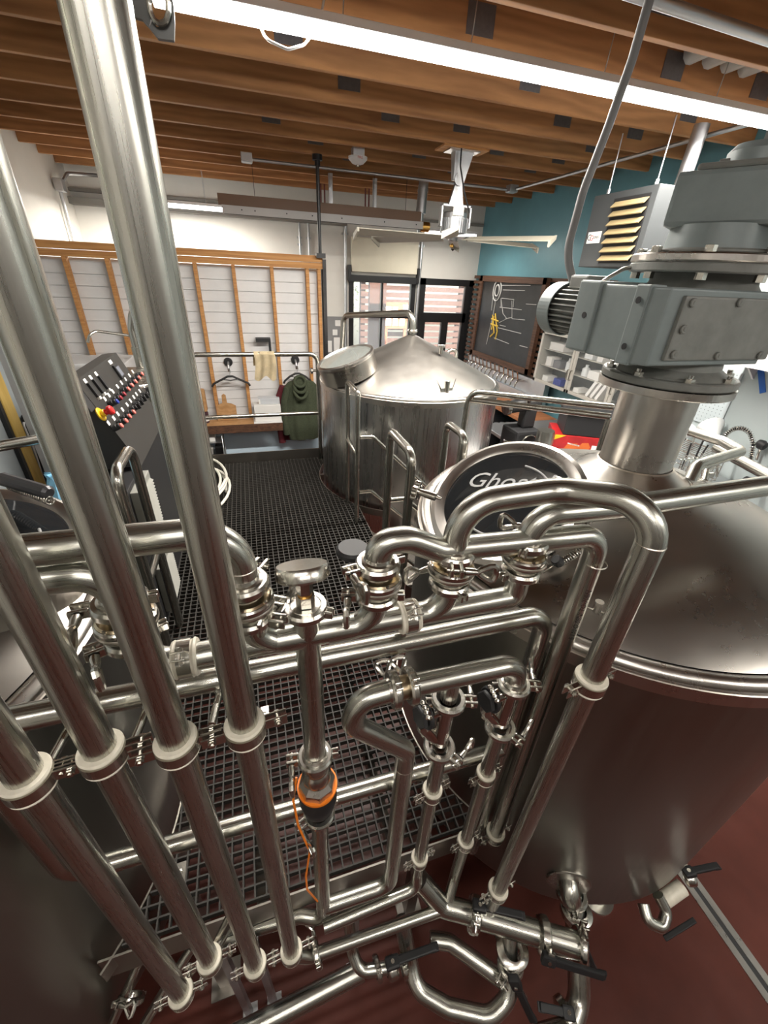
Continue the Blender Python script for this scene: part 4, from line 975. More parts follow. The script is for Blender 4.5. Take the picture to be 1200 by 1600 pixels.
def rb(a0, a1, w, z0, z1, bev, name, mat, off=0.0):
    bm = B(); o = V(cx, cy, 0)
    c = o+d1*((a0+a1)/2)+d2*off+V(0, 0, (z0+z1)/2)
    box(bm, c, (a1-a0, 2*w, z1-z0), mat_axes(d1, d2*-1, V(0, 0, 1)*1).to_3x3() if False else Matrix.Rotation(math.atan2(d1.y, d1.x), 3, 'Z'), bev); return obj(name, bm, mat, gd)
rb(-0.14, 0.36, 0.100, 2.905, 3.035, 0.012, 'upper_housing', GEAR); rb(-0.10, 0.34, 0.085, 3.035, 3.052, 0.008, 'housing_lid', GEARD)
for t_, r_, h_ in ((0.02, 0.07, 0.055), (0.17, 0.055, 0.05)):
    bm = B(); q = V(cx, cy, 3.045)+d1*t_; lathe(bm, [(r_, 0), (r_, h_*0.6), (r_*0.8, h_*0.9), (0, h_)], q, seg=32); obj('terminal_dome', bm, GEAR, gd)
rb(-0.06, 0.30, 0.045, 3.045, 3.065, 0.008, 'terminal_base', GEARD)
# side motor with finned body and cowl
mx, mz = 1.135, 2.665
bm = B(); cyl(bm, (mx, gy1+0.01, mz), (0, 1, 0), 0.062, 0.20, 40)
for k in range(28):
    a = 2*PI*k/28; box(bm, (mx+0.070*math.cos(a), gy1+0.11, mz+0.070*math.sin(a)), (0.022, 0.17, 0.0035), Matrix.Rotation(-a, 3, 'Y'))
obj('finned_motor', bm, GEARD, gd)
bm = B(); lathe(bm, [(0.084, 0), (0.088, 0), (0.088, 0.065), (0.075, 0.08), (0.0, 0.082), (0, 0.078), (0.073, 0.076), (0.084, 0.063), (0.084, 0)], (mx, gy1+0.16, mz), (0, 1, 0), 48, False); obj('fan_cowl', bm, GEAR, gd)
bm = B(); bb(bm, (mx-0.03, gy1+0.06, mz+0.06), (mx+0.06, gy1+0.15, mz+0.11), 0.008); obj('terminal_box', bm, GEARD, gd)
bm = B(); tube(bm, [(gx0+0.05, gy1-0.02, gz1+0.006), (gx0+0.12, gy1-0.02, gz1+0.045), (gx0+0.22, gy1-0.02, gz1+0.05), (gx0+0.30, gy1-0.02, gz1+0.02)], 0.006, 0.06, 10); obj('lifting_strap', bm, TANKB, gd)
# flexible conduit to the drive
fc_ = empty('flexible_conduit', (1.16, 1.42, 2.74), 'grey flexible conduit dropping from the ceiling to the side motor', 'conduit')
bm = B(); tube(bm, [(1.155, 1.42, 2.72), (1.115, 1.47, 2.84), (1.15, 1.5, 3.02), (1.19, 1.5, 3.19), (1.22, 1.5, 3.35), (1.235, 1.5, 3.55), (1.24, 1.5, 3.84)], 0.0135, 0.2, 14); obj('hose', bm, flat('grey_conduit', (0.22, 0.22, 0.22), 0.5), fc_)

# ================================================================ CONTROL CONSOLE
cab = empty('control_console', (-0.9, 2.7, DZ), 'dark control console with a sloping panel of buttons beside the platform', 'console')
yn, yf = 2.33, 3.11
A = V(-0.62, 0, 1.80); Bq = V(-0.80, 0, 2.25)
bm = B(); prism(bm, [(-0.62, yn, 1.80), (-0.80, yn, 2.25), (-0.88, yn, 2.24), (-1.02, yn, 2.08), (-1.02, yn, 1.78)], (0, 1, 0), yf-yn); obj('console_head', bm, PANEL, cab)
bm = B(); bb(bm, (-0.86, 1.98, DZ-0.05), (-0.64, 3.05, 1.78), 0.004); bb(bm, (-0.82, 2.1, 0), (-0.77, 2.15, 0.86)); bb(bm, (-1.00, 2.36, 0.6), (-0.86, 3.05, 1.78)); obj('cabinet_body', bm, BLACK, cab, label='black cabinet body')
un = (Bq-A).normalized(); nn_ = V(un.z, 0, -un.x)        # slope direction and outward normal (+x, +z)
if nn_.x < 0: nn_ = -nn_
def cp(u, y, h=0.0): return V(A.x, y, A.z)+un*u+nn_*h      # u: up the slope 0..0.485
def con(px, py):
    # where the sight line meets the sloping panel
    r = ray(px, py); p0 = V(A.x, yn, A.z); t = (p0-CAM).dot(nn_)/r.dot(nn_); q = CAM+r*t
    return (q-p0).dot(un), q.y
def cbox(u, y, su, sy, h, mat, name, lab=None, bev=0.002):
    bm = B(); c = cp(u, y, h/2); box(bm, c, (h, sy, su), mat_axes(nn_, V(0, 1, 0), un).to_3x3(), bev); return obj(name, bm, mat, cab, label=lab)
def knob(u, y, col):
    bm = B(); cyl(bm, cp(u, y, 0), nn_, 0.017, 0.026, 20, 0.002); cyl(bm, cp(u, y, 0.026), nn_, 0.015, 0.016, 20, 0.002); obj('switch', bm, BLACK, cab)
    cbox(u+0.032, y, 0.022, 0.026, 0.002, PAPER, 'name_tag', bev=0)
    if col:
        bm = B(); cyl(bm, cp(u-0.002, y-0.001, 0.041), nn_, 0.0125, 0.010, 16, 0.002); obj('lamp_cap', bm, col, cab)
    else:
        bm = B(); box(bm, cp(u, y, 0.050), (0.018, 0.010, 0.032), mat_axes(nn_, V(0, 1, 0), un).to_3x3(), 0.002); obj('switch_lever', bm, BLACK, cab)
PINK = flat('coral_cap', (0.75, 0.16, 0.13), 0.4); DRED = flat('dark_red_cap', (0.22, 0.01, 0.02), 0.35)
row1 = [(170, 632), (176, 626), (182, 620), (189, 612), (195, 606), (201, 600), (207, 594), (212, 588)]
for i, (px, py) in enumerate(row1):
    u, y = con(px, py); knob(u, y, [BLUE, DRED, DRED, PINK, PINK, PINK, PINK, PINK][i])
row2 = [(176, 670), (184, 662), (190, 655), (197, 648), (204, 640), (209, 634), (214, 628), (218, 623), (223, 618), (229, 610)]
for i, (px, py) in enumerate(row2):
    u, y = con(px, py); knob(u, y, PINK if i < 4 or i == 9 else None)
u, y = con(156, 648)
bm = B(); cyl(bm, cp(u, y, 0), nn_, 0.034, 0.010, 32, 0.003); cyl(bm, cp(u, y, 0.01), nn_, 0.018, 0.018, 24, 0.003); obj('emergency_stop_base', bm, YELLOW, cab, label='yellow ring of the emergency stop')
bm = B(); lathe(bm, [(0.014, 0), (0.014, 0.012), (0.022, 0.018), (0.023, 0.032), (0.018, 0.038), (0, 0.038)], cp(u, y, 0.028), nn_, 32); obj('emergency_stop_button', bm, RED, cab, label='red mushroom button')
u, y = con(184, 581)
cbox(u, y, 0.085, 0.075, 0.014, BLACK, 'touch_screen', bev=0.004); cbox(u, y, 0.055, 0.058, 0.0155, flat('screen_grey', (0.12, 0.13, 0.16), 0.15), 'screen_glass', bev=0.001); cbox(u+0.062, y-0.01, 0.022, 0.055, 0.002, PAPER, 'name_tag', bev=0)
for px, py in ((160, 598), (152, 604), (144, 610)):
    u, y = con(px, py); cbox(u, y, 0.075, 0.026, 0.012, BLACK, 'panel_meter'); cbox(u+0.05, y, 0.02, 0.03, 0.002, PAPER, 'name_tag', bev=0); cbox(u-0.044, y, 0.014, 0.022, 0.0125, PAPER, 'name_tag', bev=0)
u, y = con(131, 628); cbox(u, y, 0.10, 0.07, 0.014, BLACK, 'panel_meter', bev=0.004)
for i, (z0, z1, y0, y1, lab) in enumerate([(1.40, 1.76, 2.08, 2.36, 'upper'), (0.955, 1.27, 2.10, 2.38, 'lower')]):
    v = empty('filter_fan', (-0.61, (y0+y1)/2, z0), 'x'); v.parent = cab; v['_b'] = (-0.61, (y0+y1)/2, z0); v.location = V(*v['_b'])-Vector(cab['_b']); v['label'] = '%s grey louvred vent box' % lab
    bm = B(); bb(bm, (-0.64, y0, z0), (-0.60, y1, z1), 0.006); obj('vent_frame', bm, VENT, v)
    bm = B(); n = 16
    for k in range(n):
        zz = z0+0.03+(z1-z0-0.06)*k/n; hexa(bm, [(-0.60, y0+0.025, zz), (-0.60, y1-0.025, zz), (-0.582, y1-0.025, zz), (-0.582, y0+0.025, zz), (-0.60, y0+0.025, zz+0.012), (-0.60, y1-0.025, zz+0.012), (-0.598, y1-0.025, zz+0.012), (-0.598, y0+0.025, zz+0.012)])
    obj('louvre', bm, VENT, v)
# guard loop beside the cabinet
def loop(pts, r, label, mids=(), fr=0.06, name='guard_loop'):
    c = sum((Vector(p) for p in pts), V(0, 0, 0))/len(pts); e = empty(name, (c.x, c.y, min(Vector(p).z for p in pts)), label, 'railing')
    bm = B(); tube(bm, pts, r, fr, 20); obj('frame_tube', bm, PIPE_DARK, e)
    for a, b in mids:
        bm = B(); tube(bm, [a, b], r*0.85, 0, 16); obj('cross_bar', bm, PIPE_DARK, e)
    return e
gl1 = loop([(-0.565, 1.74, DZ), (-0.565, 1.74, 2.02), (-0.565, 2.03, 2.02), (-0.565, 2.03, DZ)], 0.022, 'steel guard loop in front of the black cabinet on the left', [((-0.565, 1.74, 1.46), (-0.565, 2.03, 1.46))], 0.07)
loop([(0.72, 3.28, DZ), (0.72, 3.28, 2.0), (0.72, 2.93, 2.0), (0.72, 2.93, DZ)], 0.020, 'steel guard loop nearest the silver kettle wall', [((0.72, 3.28, 1.52), (0.72, 2.93, 1.52))], 0.03)
l2 = loop([(0.74, 2.2, DZ), (0.74, 2.2, 1.96), (0.74, 1.84, 1.96), (0.74, 1.84, DZ)], 0.025, 'thick steel guard loop just left of the right tank lid')
loop([(1.08, 2.17, 0.5), (1.08, 2.17, 2.0), (1.08, 1.93, 2.0), (1.08, 1.93, 1.4)], 0.022, 'short steel guard loop peeking up behind the right tank lid')
# stair rails between the two right tanks
st = empty('stair_rail', (1.2, 2.93, 0.3), 'steel stair handrail sloping down between the silver kettle and the right tank', 'railing')
for z0, z1 in ((1.66, 0.90), (1.19, 0.43)):
    bm = B(); tube(bm, [(0.74, 2.93, z0), (0.84, 2.93, z0), (1.62, 2.93, z1)], 0.016, 0.05, 16); obj('sloping_bar', bm, PIPE_DARK, st)
bm = B(); tube(bm, [(1.62, 2.93, 0), (1.62, 2.93, 0.92)], 0.018, 0, 16); obj('end_post', bm, PIPE_DARK, st)
st2 = empty('stair_rail', (1.2, 2.2, 0.3), 'second steel stair handrail starting from the thick guard loop', 'railing')
for z0, z1 in ((1.50, 0.9), (1.05, 0.43)):
    bm = B(); tube(bm, [(0.76, 2.2, z0), (0.86, 2.2, z0), (1.5, 2.2, z1)], 0.016, 0.05, 16); obj('sloping_bar', bm, PIPE_DARK, st2)
bm = B(); tube(bm, [(1.5, 2.2, 0), (1.5, 2.2, 0.92)], 0.018, 0, 16); obj('end_post', bm, PIPE_DARK, st2)
stp = empty('stair_steps', (1.2, 2.56, 0), 'short flight of dark metal steps down from the platform between the tanks', 'stairs')
for k in range(4):
    bm = B(); bb(bm, (0.84+k*0.22, 2.24, 0.70-k*0.2), (1.06+k*0.22, 2.88, 0.725-k*0.2)); obj('tread', bm, FASCIA, stp)
for y in (2.23, 2.88):
    bm = B(); hexa(bm, [(0.81, y, 0.62), (0.81, y+0.008, 0.62), (0.81, y+0.008, 0.85), (0.81, y, 0.85), (1.72, y, 0.0), (1.72, y+0.008, 0.0), (1.72, y+0.008, 0.06), (1.72, y, 0.06)]); obj('stringer', bm, FASCIA, stp)
# knobbed clamp at the left tank lid side (hand wheel)
hw = empty('lid_hand_nut', aD(655, 770, 1.28)); hw.parent = k3; hw.location = Vector(hw['_b'])-Vector(k3['_b'])
bm = B(); p = aD(651, 767, 1.28); ax = (aD(682, 777, 1.26)-p).normalized()
cyl(bm, p-ax*0.012, ax, 0.024, 0.02, 6, 0.004)
F_ = frame_of(ax).to_3x3()
for k in range(5):
    a = 2*PI*k/5; q = p+F_ @ V(0.024*math.cos(a), 0.024*math.sin(a), 0); cyl(bm, q-ax*0.01, ax, 0.009, 0.018, 10, 0.002)
obj('star_nut', bm, CAST, hw)
bm = B(); lathe(bm, [(0.011, 0), (0.011, 0.02), (0.013, 0.021), (0.013, 0.055), (0.006, 0.058), (0.005, 0.072), (0, 0.072)], p+ax*0.008, ax, 16); obj('stub_screw', bm, CAST, hw)

# far handrail
fr_ = empty('handrail', (0.05, 4.40, DZ), 'two-bar stainless handrail at the far end of the platform', 'railing')
bm = B(); tube(bm, [(-0.78, 4.40, DZ), (-0.78, 4.40, 2.02), (0.655, 4.40, 2.02), (0.655, 4.40, 0.5)], 0.0225, 0.08, 20); obj('top_rail', bm, PIPE_DARK, fr_)
bm = B(); tube(bm, [(-0.78, 4.40, 1.42), (0.655, 4.40, 1.42)], 0.0195, 0, 16); obj('mid_rail', bm, PIPE_DARK, fr_)
bm = B(); cyl(bm, (0.60, 4.39, 1.86), (-1, 0, 0), 0.03, 0.02, 8); cyl(bm, (0.655, 4.4, 1.86), (-1, 0, 0), 0.012, 0.08, 10); obj('rail_fitting', bm, CAST, fr_)
# cloth over the far rail
bm = B(); nu, nv = 20, 18; vv = []
for j in range(nv+1):
    row = []
    for i in range(nu+1):
        s = i/nu; t = j/nv*0.62-0.17
        w = 0.185+0.03*abs(t); x = 0.135+(s-0.5)*w*1.05+0.01*math.sin(t*9)
        fold = 0.010*math.sin(s*16+t*3)*min(1, abs(t)*5+0.3)
        if t > 0: y, z = 4.372-0.004-fold-0.006*t, 2.045-t*0.55*(1+0.1*math.sin(s*9))
        else: y, z = 4.430+fold, 2.045+t*0.8
        if abs(t) < 0.03: y, z = 4.40-t, 2.048
        row.append(bm.verts.new((x, y, z)))
    vv.append(row)
for j in range(nv):
    for i in range(nu): bm.faces.new([vv[j][i], vv[j][i+1], vv[j+1][i+1], vv[j+1][i]]).smooth = True
r_ = bmesh.ops.solidify(bm, geom=bm.faces[:], thickness=0.006)
thing('cleaning_cloth', bm, CREAM, 'cream cloth draped over the far handrail', 'cloth')
# black bracket behind the cloth
bm = B(); bb(bm, (0.10, 5.86, 1.93), (0.28, 5.98, 1.97)); bb(bm, (0.25, 5.86, 1.72), (0.28, 5.88, 1.95)); thing('angle_bracket', bm, BLACK, 'black angle bracket on the partition stud behind the cream cloth', 'bracket')

# hose coil on the deck
hc = empty('hose_coil', (-0.58, 3.75, DZ), 'loose coil of cream hose lying at the far left of the platform', 'hose')
bm = B(); pts = []
for k in range(4*28):
    a = 2*PI*k/28; lp = k/28
    pts.append((-0.62+(0.27+0.04*math.sin(lp*2.1))*math.cos(a)+0.03*math.sin(lp*3), 3.72+(0.50+0.07*math.cos(lp*1.7))*math.sin(a)+0.04*lp, DZ+0.015+0.024*lp+0.02*abs(math.sin(a*0.5+lp))))
tube(bm, pts, 0.0125, seg=10); obj('hose', bm, HOSE, hc)
bm = B(); lathe(bm, [(0, 0), (0.17, 0.01), (0.24, 0.08), (0.23, 0.22), (0.15, 0.36), (0.05, 0.42), (0.0, 0.43)], (-0.77, 3.36, DZ), seg=24)
for v in bm.verts: v.co += V(random.uniform(-1, 1), random.uniform(-1, 1), 0)*0.012
bmesh.ops.scale(bm, vec=(0.4, 0.5, 1.0), space=Matrix.Translation((0.77, -3.36, 0)), verts=bm.verts)
thing('rubbish_bag', bm, flat('black_bag', (0.02, 0.021, 0.024), 0.25), 'slumped black bag behind the cabinet near the hose coil', 'bag')

# vessel at far left with gooseneck
k4 = tank(T4, 0.42, 0.45, 1.80, [(0.30, 1.885), (0.2, 1.90), (0.0, 1.92)], 'smaller steel vessel behind the control console with a gooseneck pipe')
gn = empty('gooseneck_pipe', (-0.99, 4.1, 1.9), 'stainless gooseneck standing on the vessel behind the console', 'pipe')
p0 = aZ(218, 563, 1.93)
q = [p0, aY(205, 515, p0.y), aY(206, 486, p0.y), aY(225, 484, p0.y+0.05), aY(240, 500, p0.y+0.1)]
bm = B(); tube(bm, q, 0.030, 0.14, 16); obj('bent_tube', bm, PIPE, gn)
bm = B(); tube(bm, [p0-V(0, 0, .06), p0, p0+(q[1]-p0)*0.45], 0.042, 0, 16); obj('base_sleeve', bm, PIPE, gn)
bm = B(); tube(bm, [aY(137, 535, p0.y-.1), aY(140, 523, p0.y-.1), aY(150, 517, p0.y-.05), aY(200, 524, p0.y), aY(216, 528, p0.y), aY(216, 548, p0.y)], 0.012, 0.05, 10); obj('side_spout', bm, PIPE, gn)
# left wall: plank, cables, strut
bm = B(); bb(bm, (-2.185, 4.47, 0.0), (-2.14, 4.63, 1.9), 0.004); thing('yellow_post', bm, YELLOWW, 'yellow pine post against the left wall beyond the left tank', 'post')
bm = B(); bb(bm, (-2.185, 4.42, 0.0), (-2.15, 4.465, 1.9)); thing('gap_strip', bm, BLACKP, 'dark strip standing in for the shaded gap on the near side of the yellow pine post', 'gap')  # solid dark strip put in for the black gap beside the post
pw = empty('cable_bundle', (-2.15, 4.95, 0.9), 'bundle of dark cables looping down the left wall', 'cable')
for i, off in enumerate((0, 0.02, 0.045, -0.03)):
    bm = B(); tube(bm, [(-2.165, 5.25+off, 2.4-i*0.1), (-2.16, 5.02+off, 1.62), (-2.15, 4.92+off, 1.40-i*0.03), (-2.14, 4.80-off, 1.36-i*0.04), (-2.15, 4.70+off, 1.46), (-2.15, 4.72+off, 1.1), (-2.15, 4.60+off*1.5, 0.3)], 0.009 if i else 0.013, 0.12, 8); obj('cable', bm, [BLACK, flat('grey_cable', (0.3, 0.3, 0.3), .5), BLACK, SIDING][i], pw)
bm = B(); bb(bm, (-2.16, 4.86, 1.20), (-2.10, 4.98, 1.27), 0.01); obj('plug', bm, BLACK, pw)
wl = empty('wall_conduit', (-2.17, 7.9, 2.95), 'conduit with elbow box high in the far left corner', 'conduit')
bm = B(); tube(bm, [(-2.15, 7.75, 2.9), (-2.14, 7.75, 3.55), (-2.05, 7.9, 3.72), (-1.7, 8.3, 3.78)], 0.022, 0.08, 10); obj('tube', bm, GALV, wl)
bm = B(); bb(bm, (-2.18, 7.68, 3.50), (-2.08, 7.82, 3.64), 0.01); obj('elbow_box', bm, GALV, wl)
bm = B(); tube(bm, [(-1.55, 8.36, 3.72), (-1.55, 8.36, 3.5)], 0.014, seg=8); lathe(bm, [(0, -.04), (.035, -.02), (.035, .02), (0, .04)], (-1.55, 8.34, 3.48), seg=12); thing('sprinkler_drop', bm, flat('rust_red', (0.25, 0.06, 0.03), .6), 'small rusty drop fitting on the far wall near the left corner', 'fitting')
bs = aY(62, 700, 2.15)
bm = B(); bb(bm, (bs.x-0.012, 2.14, 0.0), (bs.x+0.012, 2.165, 2.9)); bb(bm, (bs.x-0.012, 2.165, 0.0), (bs.x-0.008, 2.19, 2.9)); thing('wall_strut', bm, GALV, 'slim galvanised upright strut seen left of the third upright pipe', 'strut')
bm = B(); tube(bm, [aY(-60, 708, 1.98), aY(0, 697, 1.98), aY(84, 682, 2.12)], 0.022, 0, 16); thing('grab_rail', bm, PIPE_DARK, 'short steel grab rail crossing in front of the yellow post', 'railing')
bm = B(); c = aD(170, 735, 2.2)
tube(bm, [c+V(0.055*math.cos(a), 0.02*math.sin(a), 0.05*math.sin(a)) for a in [2*PI*k/24 for k in range(24)]], 0.007, seg=8, closed=True); thing('orange_loop', bm, ORANGE, 'orange rubber loop hanging on the guard loop by the console', 'hose')
bm = B(); c = V(-1.03, 1.93, 1.80)
for k in range(1):
    lathe(bm, [(0.03, 0), (0.045, 0.02), (0.042, 0.07), (0.022, 0.12), (0.03, 0.15), (0, 0.16)], aD(98, 785, 1.95), seg=18)
for v in bm.verts: v.co += V(random.uniform(-1, 1), random.uniform(-1, 1), random.uniform(-1, 1))*0.01
thing('blue_glove', bm, flat('pale_blue_rag', (0.22, 0.50, 0.70), 0.6, 0, 0.2, 20), 'crumpled pale blue rag behind the left tank lid', 'cloth')

# ================================================================ CEILING AND HIGH THINGS
# long brown radiant heater
rh = empty('radiant_heater', (1.1, 6.4, 3.26), 'long brown radiant heater with a bright metal reflector edge, hung under the joists', 'heater')
ALUM = flat('dull_aluminium', (0.36, 0.35, 0.34), 0.55, 0.15, 0.05, 3)
bm = B(); bb(bm, (-0.155, 6.26, 3.365), (2.37, 6.30, 3.475)); bb(bm, (-0.155, 6.30, 3.46), (2.37, 6.80, 3.475)); obj('brown_housing', bm, BROWNP, rh, label='brown housing')
bm = B(); bb(bm, (-0.12, 6.24, 3.285), (2.40, 6.255, 3.366)); obj('reflector_edge', bm, ALUM, rh, label='bright aluminium edge')
bm = B(); hexa(bm, [(-0.10, 6.26, 3.28), (2.40, 6.26, 3.28), (2.40, 6.60, 3.36), (-0.10, 6.60, 3.36), (-0.10, 6.26, 3.29), (2.40, 6.26, 3.29), (2.40, 6.60, 3.37), (-0.10, 6.60, 3.37)])
obj('dark_underside', bm, flat('heater_soffit', (0.05, 0.05, 0.045), 0.6, 0.2), rh)
for x in (0.1, 0.25, 0.62, 0.93, 1.30, 1.86, 2.3):
    bm = B(); cyl(bm, (x, 6.239, 3.33), (0, -1, 0), 0.008, 0.005, 8); obj('rivet', bm, BLACK, rh)
for x in (0.27, 1.02, 1.76, 2.2):
    bm = B(); tube(bm, [(x, 6.42, 3.47), (x, 6.42, 3.86)], 0.003, seg=6); obj('hanging_wire', bm, BLACK, rh)
bm = B(); lathe(bm, [(0.06, 0), (0.06, 0.12), (0.05, 0.12), (0.05, 0)], (2.44, 6.45, 3.33), (1, 0, 0), 24); obj('burner_end', bm, BRASS, rh)
ex = empty('exhaust_flue', (2.44, 6.62, 3.3), 'galvanised flue pipe rising from the right end of the radiant heater', 'pipe')
bm = B(); tube(bm, [(2.45, 6.50, 3.26), (2.45, 6.50, 3.48)], 0.04, seg=20); tube(bm, [(2.45, 6.50, 3.48), (2.47, 6.52, 3.86)], 0.066, seg=24); obj('flue', bm, GALV, ex)
bm = B(); ringz(bm, 0.071, 3.72, 3.75, 0.005, (2.464, 6.515, 0)); obj('band', bm, GALV, ex)
for x, lab in ((1.15, 'left perforated hanger angle with red straps above the radiant heater'), (1.76, 'right perforated hanger angle with red straps above the radiant heater')):
    hs_ = empty('hanger_angle', (x, 6.82, 3.47), lab, 'bracket')
    bm = B(); bb(bm, (x+0.10, 6.82, 3.50), (x+0.15, 6.825, 3.86)); bb(bm, (x+0.10, 6.82, 3.50), (x+0.106, 6.87, 3.86)); obj('angle', bm, GALV, hs_)
    for dx in (-0.02, 0.03):
        bm = B(); bb(bm, (x+dx, 6.82, 3.49), (x+dx+0.02, 6.825, 3.74)); obj('red_strap', bm, flat('red_strap_paint', (0.16, 0.03, 0.02), 0.5), hs_)
    bm = B(); bb(bm, (x-0.03, 6.815, 3.476), (x+0.16, 6.84, 3.53)); obj('clip', bm, SIDING, hs_)
# detector
dt = empty('smoke_detector', (1.31, 5.45, 3.78), 'round white ceiling alarm on a grey box under the joists', 'detector')
bm = B(); bb(bm, (1.25, 5.40, 3.80), (1.37, 5.50, 3.87), 0.004); obj('junction_box', bm, GALV, dt)
bm = B(); lathe(bm, [(0, -0.055), (0.03, -0.05), (0.06, -0.04), (0.098, -0.005), (0.10, 0.015), (0, 0.02)], (1.31, 5.45, 3.78), seg=36); obj('dome', bm, SIDING, dt)
bm = B(); text_bm(bm, 'FIRE', 0.03, mat_axes(V(1, 0, 0), V(0, 0, 1), V(0, -1, 0), (1.31, 5.349, 3.775)), 0.0005); obj('fire_lettering', bm, RED, dt)
bm = B(); cyl(bm, (1.31, 5.45, 3.715), (0, 0, 1), 0.02, 0.02, 12); obj('strobe', bm, CAST, dt)
bm = B(); tube(bm, [(1.31, 5.44, 3.86), (1.30, 5.4, 3.92), (1.27, 5.3, 4.05)], 0.008, seg=8); obj('lead', bm, GALV, dt)
# conduits on the joists
def emt(pts, r, lab, fr=0.1):
    bm = B(); tube(bm, pts, r, fr, 12); return thing('ceiling_conduit', bm, GALV, lab, 'conduit')
emt([(0.27, 6.2, 3.80), (3.55, 6.22, 3.80)], 0.016, 'thin grey conduit running across under the far joists')
emt([(3.64, 6.12, 3.80), (3.64, 2.6, 3.80)], 0.016, 'thin grey conduit running lengthways under the joists near the teal wall')
emt([(1.3, 2.18, 3.815), (3.4, 2.27, 3.815)], 0.024, 'grey conduit crossing the top right corner near the flexible conduit')
for (x, y, lab) in ((0.21, 6.2, 'small square grey box at the left end of the far ceiling conduit'), (3.62, 6.2, 'grey box where the two ceiling conduits meet')):
    bm = B(); bb(bm, (x-0.06, y-0.06, 3.77), (x+0.06, y+0.06, 3.85), 0.005); jb = thing('ceiling_box', bm, GALV, lab, 'electrical box')
    bm = B(); bb(bm, (x-0.05, y-0.05, 3.765), (x+0.05, y+0.05, 3.77)); obj('cover', bm, GALV, jb)
# ceiling fan
fx, fy = 2.235, 4.9
fan = empty('ceiling_fan', (fx, fy, 3.0), 'large grey ceiling fan with a ribbed motor and pale blades', 'fan')
bm = B(); bb(bm, (fx-0.24, fy-0.12, 3.835), (fx+0.24, fy+0.12, 3.85)); obj('mounting_board', bm, LUMBER, fan, label='timber mounting board')
bm = B(); bb(bm, (fx-0.16, fy-0.09, 3.822), (fx+0.16, fy+0.09, 3.835)); obj('mounting_plate', bm, TANKB, fan)
bm = B(); hexa(bm, [(fx-0.07, fy-0.03, 3.60), (fx+0.05, fy-0.03, 3.60), (fx+0.05, fy+0.03, 3.60), (fx-0.07, fy+0.03, 3.60), (fx-0.09, fy-0.05, 3.822), (fx+0.11, fy-0.05, 3.822), (fx+0.11, fy+0.05, 3.822), (fx-0.09, fy+0.05, 3.822)]); cyl(bm, (fx-0.01, fy-0.035, 3.61), (0, -1, 0), 0.055, 0.012, 24); obj('yoke', bm, GALV, fan)
bm = B(); hexa(bm, [(fx-0.09, fy-0.02, 3.40), (fx+0.07, fy-0.02, 3.40), (fx+0.07, fy+0.02, 3.40), (fx-0.09, fy+0.02, 3.40), (fx-0.03, fy-0.02, 3.60), (fx+0.03, fy-0.02, 3.60), (fx+0.03, fy+0.02, 3.60), (fx-0.03, fy+0.02, 3.60)]); obj('down_stem', bm, GALV, fan)
bm = B()
for a, b in (((-0.17, 0), (0.17, 0)),):
    bb(bm, (fx-0.17, fy-0.03, 3.385), (fx+0.17, fy+0.03, 3.40)); bb(bm, (fx-0.17, fy-0.03, 3.21), (fx-0.155, fy+0.03, 3.40)); bb(bm, (fx+0.155, fy-0.03, 3.21), (fx+0.17, fy+0.03, 3.40))
obj('motor_bracket', bm, GALV, fan)
bm = B(); cyl(bm, (fx, fy, 3.15), (0, 0, 1), 0.125, 0.19, 36, 0.01)
for k in range(32):
    a = 2*PI*k/32; box(bm, (fx+0.132*math.cos(a), fy+0.132*math.sin(a), 3.22), (0.02, 0.008, 0.13), Matrix.Rotation(a, 3, 'Z'))
obj('ribbed_motor', bm, GALV, fan)
bm = B(); bb(bm, (fx-0.09, fy-0.14, 3.30), (fx+0.03, fy-0.128, 3.37)); obj('rating_plate', bm, PAPER, fan)
bm = B(); cyl(bm, (fx, fy, 3.08), (0, 0, 1), 0.05, 0.08, 20, 0.01); cyl(bm, (fx, fy, 3.115), (0, 0, 1), 0.19, 0.012, 36); obj('hub', bm, GALV, fan)
bm = B(); lathe(bm, [(0, 0), (0.022, 0.012), (0.022, 0.03), (0, 0.05)], (fx, fy, 3.02), seg=12); obj('brass_finial', bm, BRASS, fan, label='brass finial')
BLADE = flat('fan_blade_paint', (0.34, 0.32, 0.26), 0.5, 0, 0.06, 4)
for k in range(6):
    a = math.radians(4+60*k); c_, s_ = math.cos(a), math.sin(a)
    def q(u, w, z): return (fx+u*c_-w*s_, fy+u*s_+w*c_, z)
    bm = B(); hexa(bm, [q(0.15, -0.06, 3.09), q(1.08, -0.07, 3.075), q(1.08, 0.07, 3.125), q(0.15, 0.06, 3.125), q(0.15, -0.06, 3.096), q(1.08, -0.07, 3.081), q(1.08, 0.07, 3.131), q(0.15, 0.06, 3.131)])
    bb(bm, (0, 0, 0), (0.0001, 0.0001, 0.0001)) if False else None
    bl = obj('blade', bm, BLADE, fan)
    bm = B(); hexa(bm, [q(1.08, -0.07, 3.03), q(1.10, -0.07, 3.03), q(1.10, 0.07, 3.10), q(1.08, 0.07, 3.10), q(1.08, -0.07, 3.085), q(1.10, -0.07, 3.085), q(1.10, 0.07, 3.135), q(1.08, 0.07, 3.135)]); t = obj('blade_tip', bm, BLADE, fan)
bm = B(); tube(bm, [(fx-0.06, fy-0.09, 4.05), (fx-0.04, fy-0.09, 3.7), (fx+0.02, fy-0.12, 3.5), (fx+0.10, fy-0.13, 3.33)], 0.008, 0.1, 8); obj('power_lead', bm, BLACK, fan)
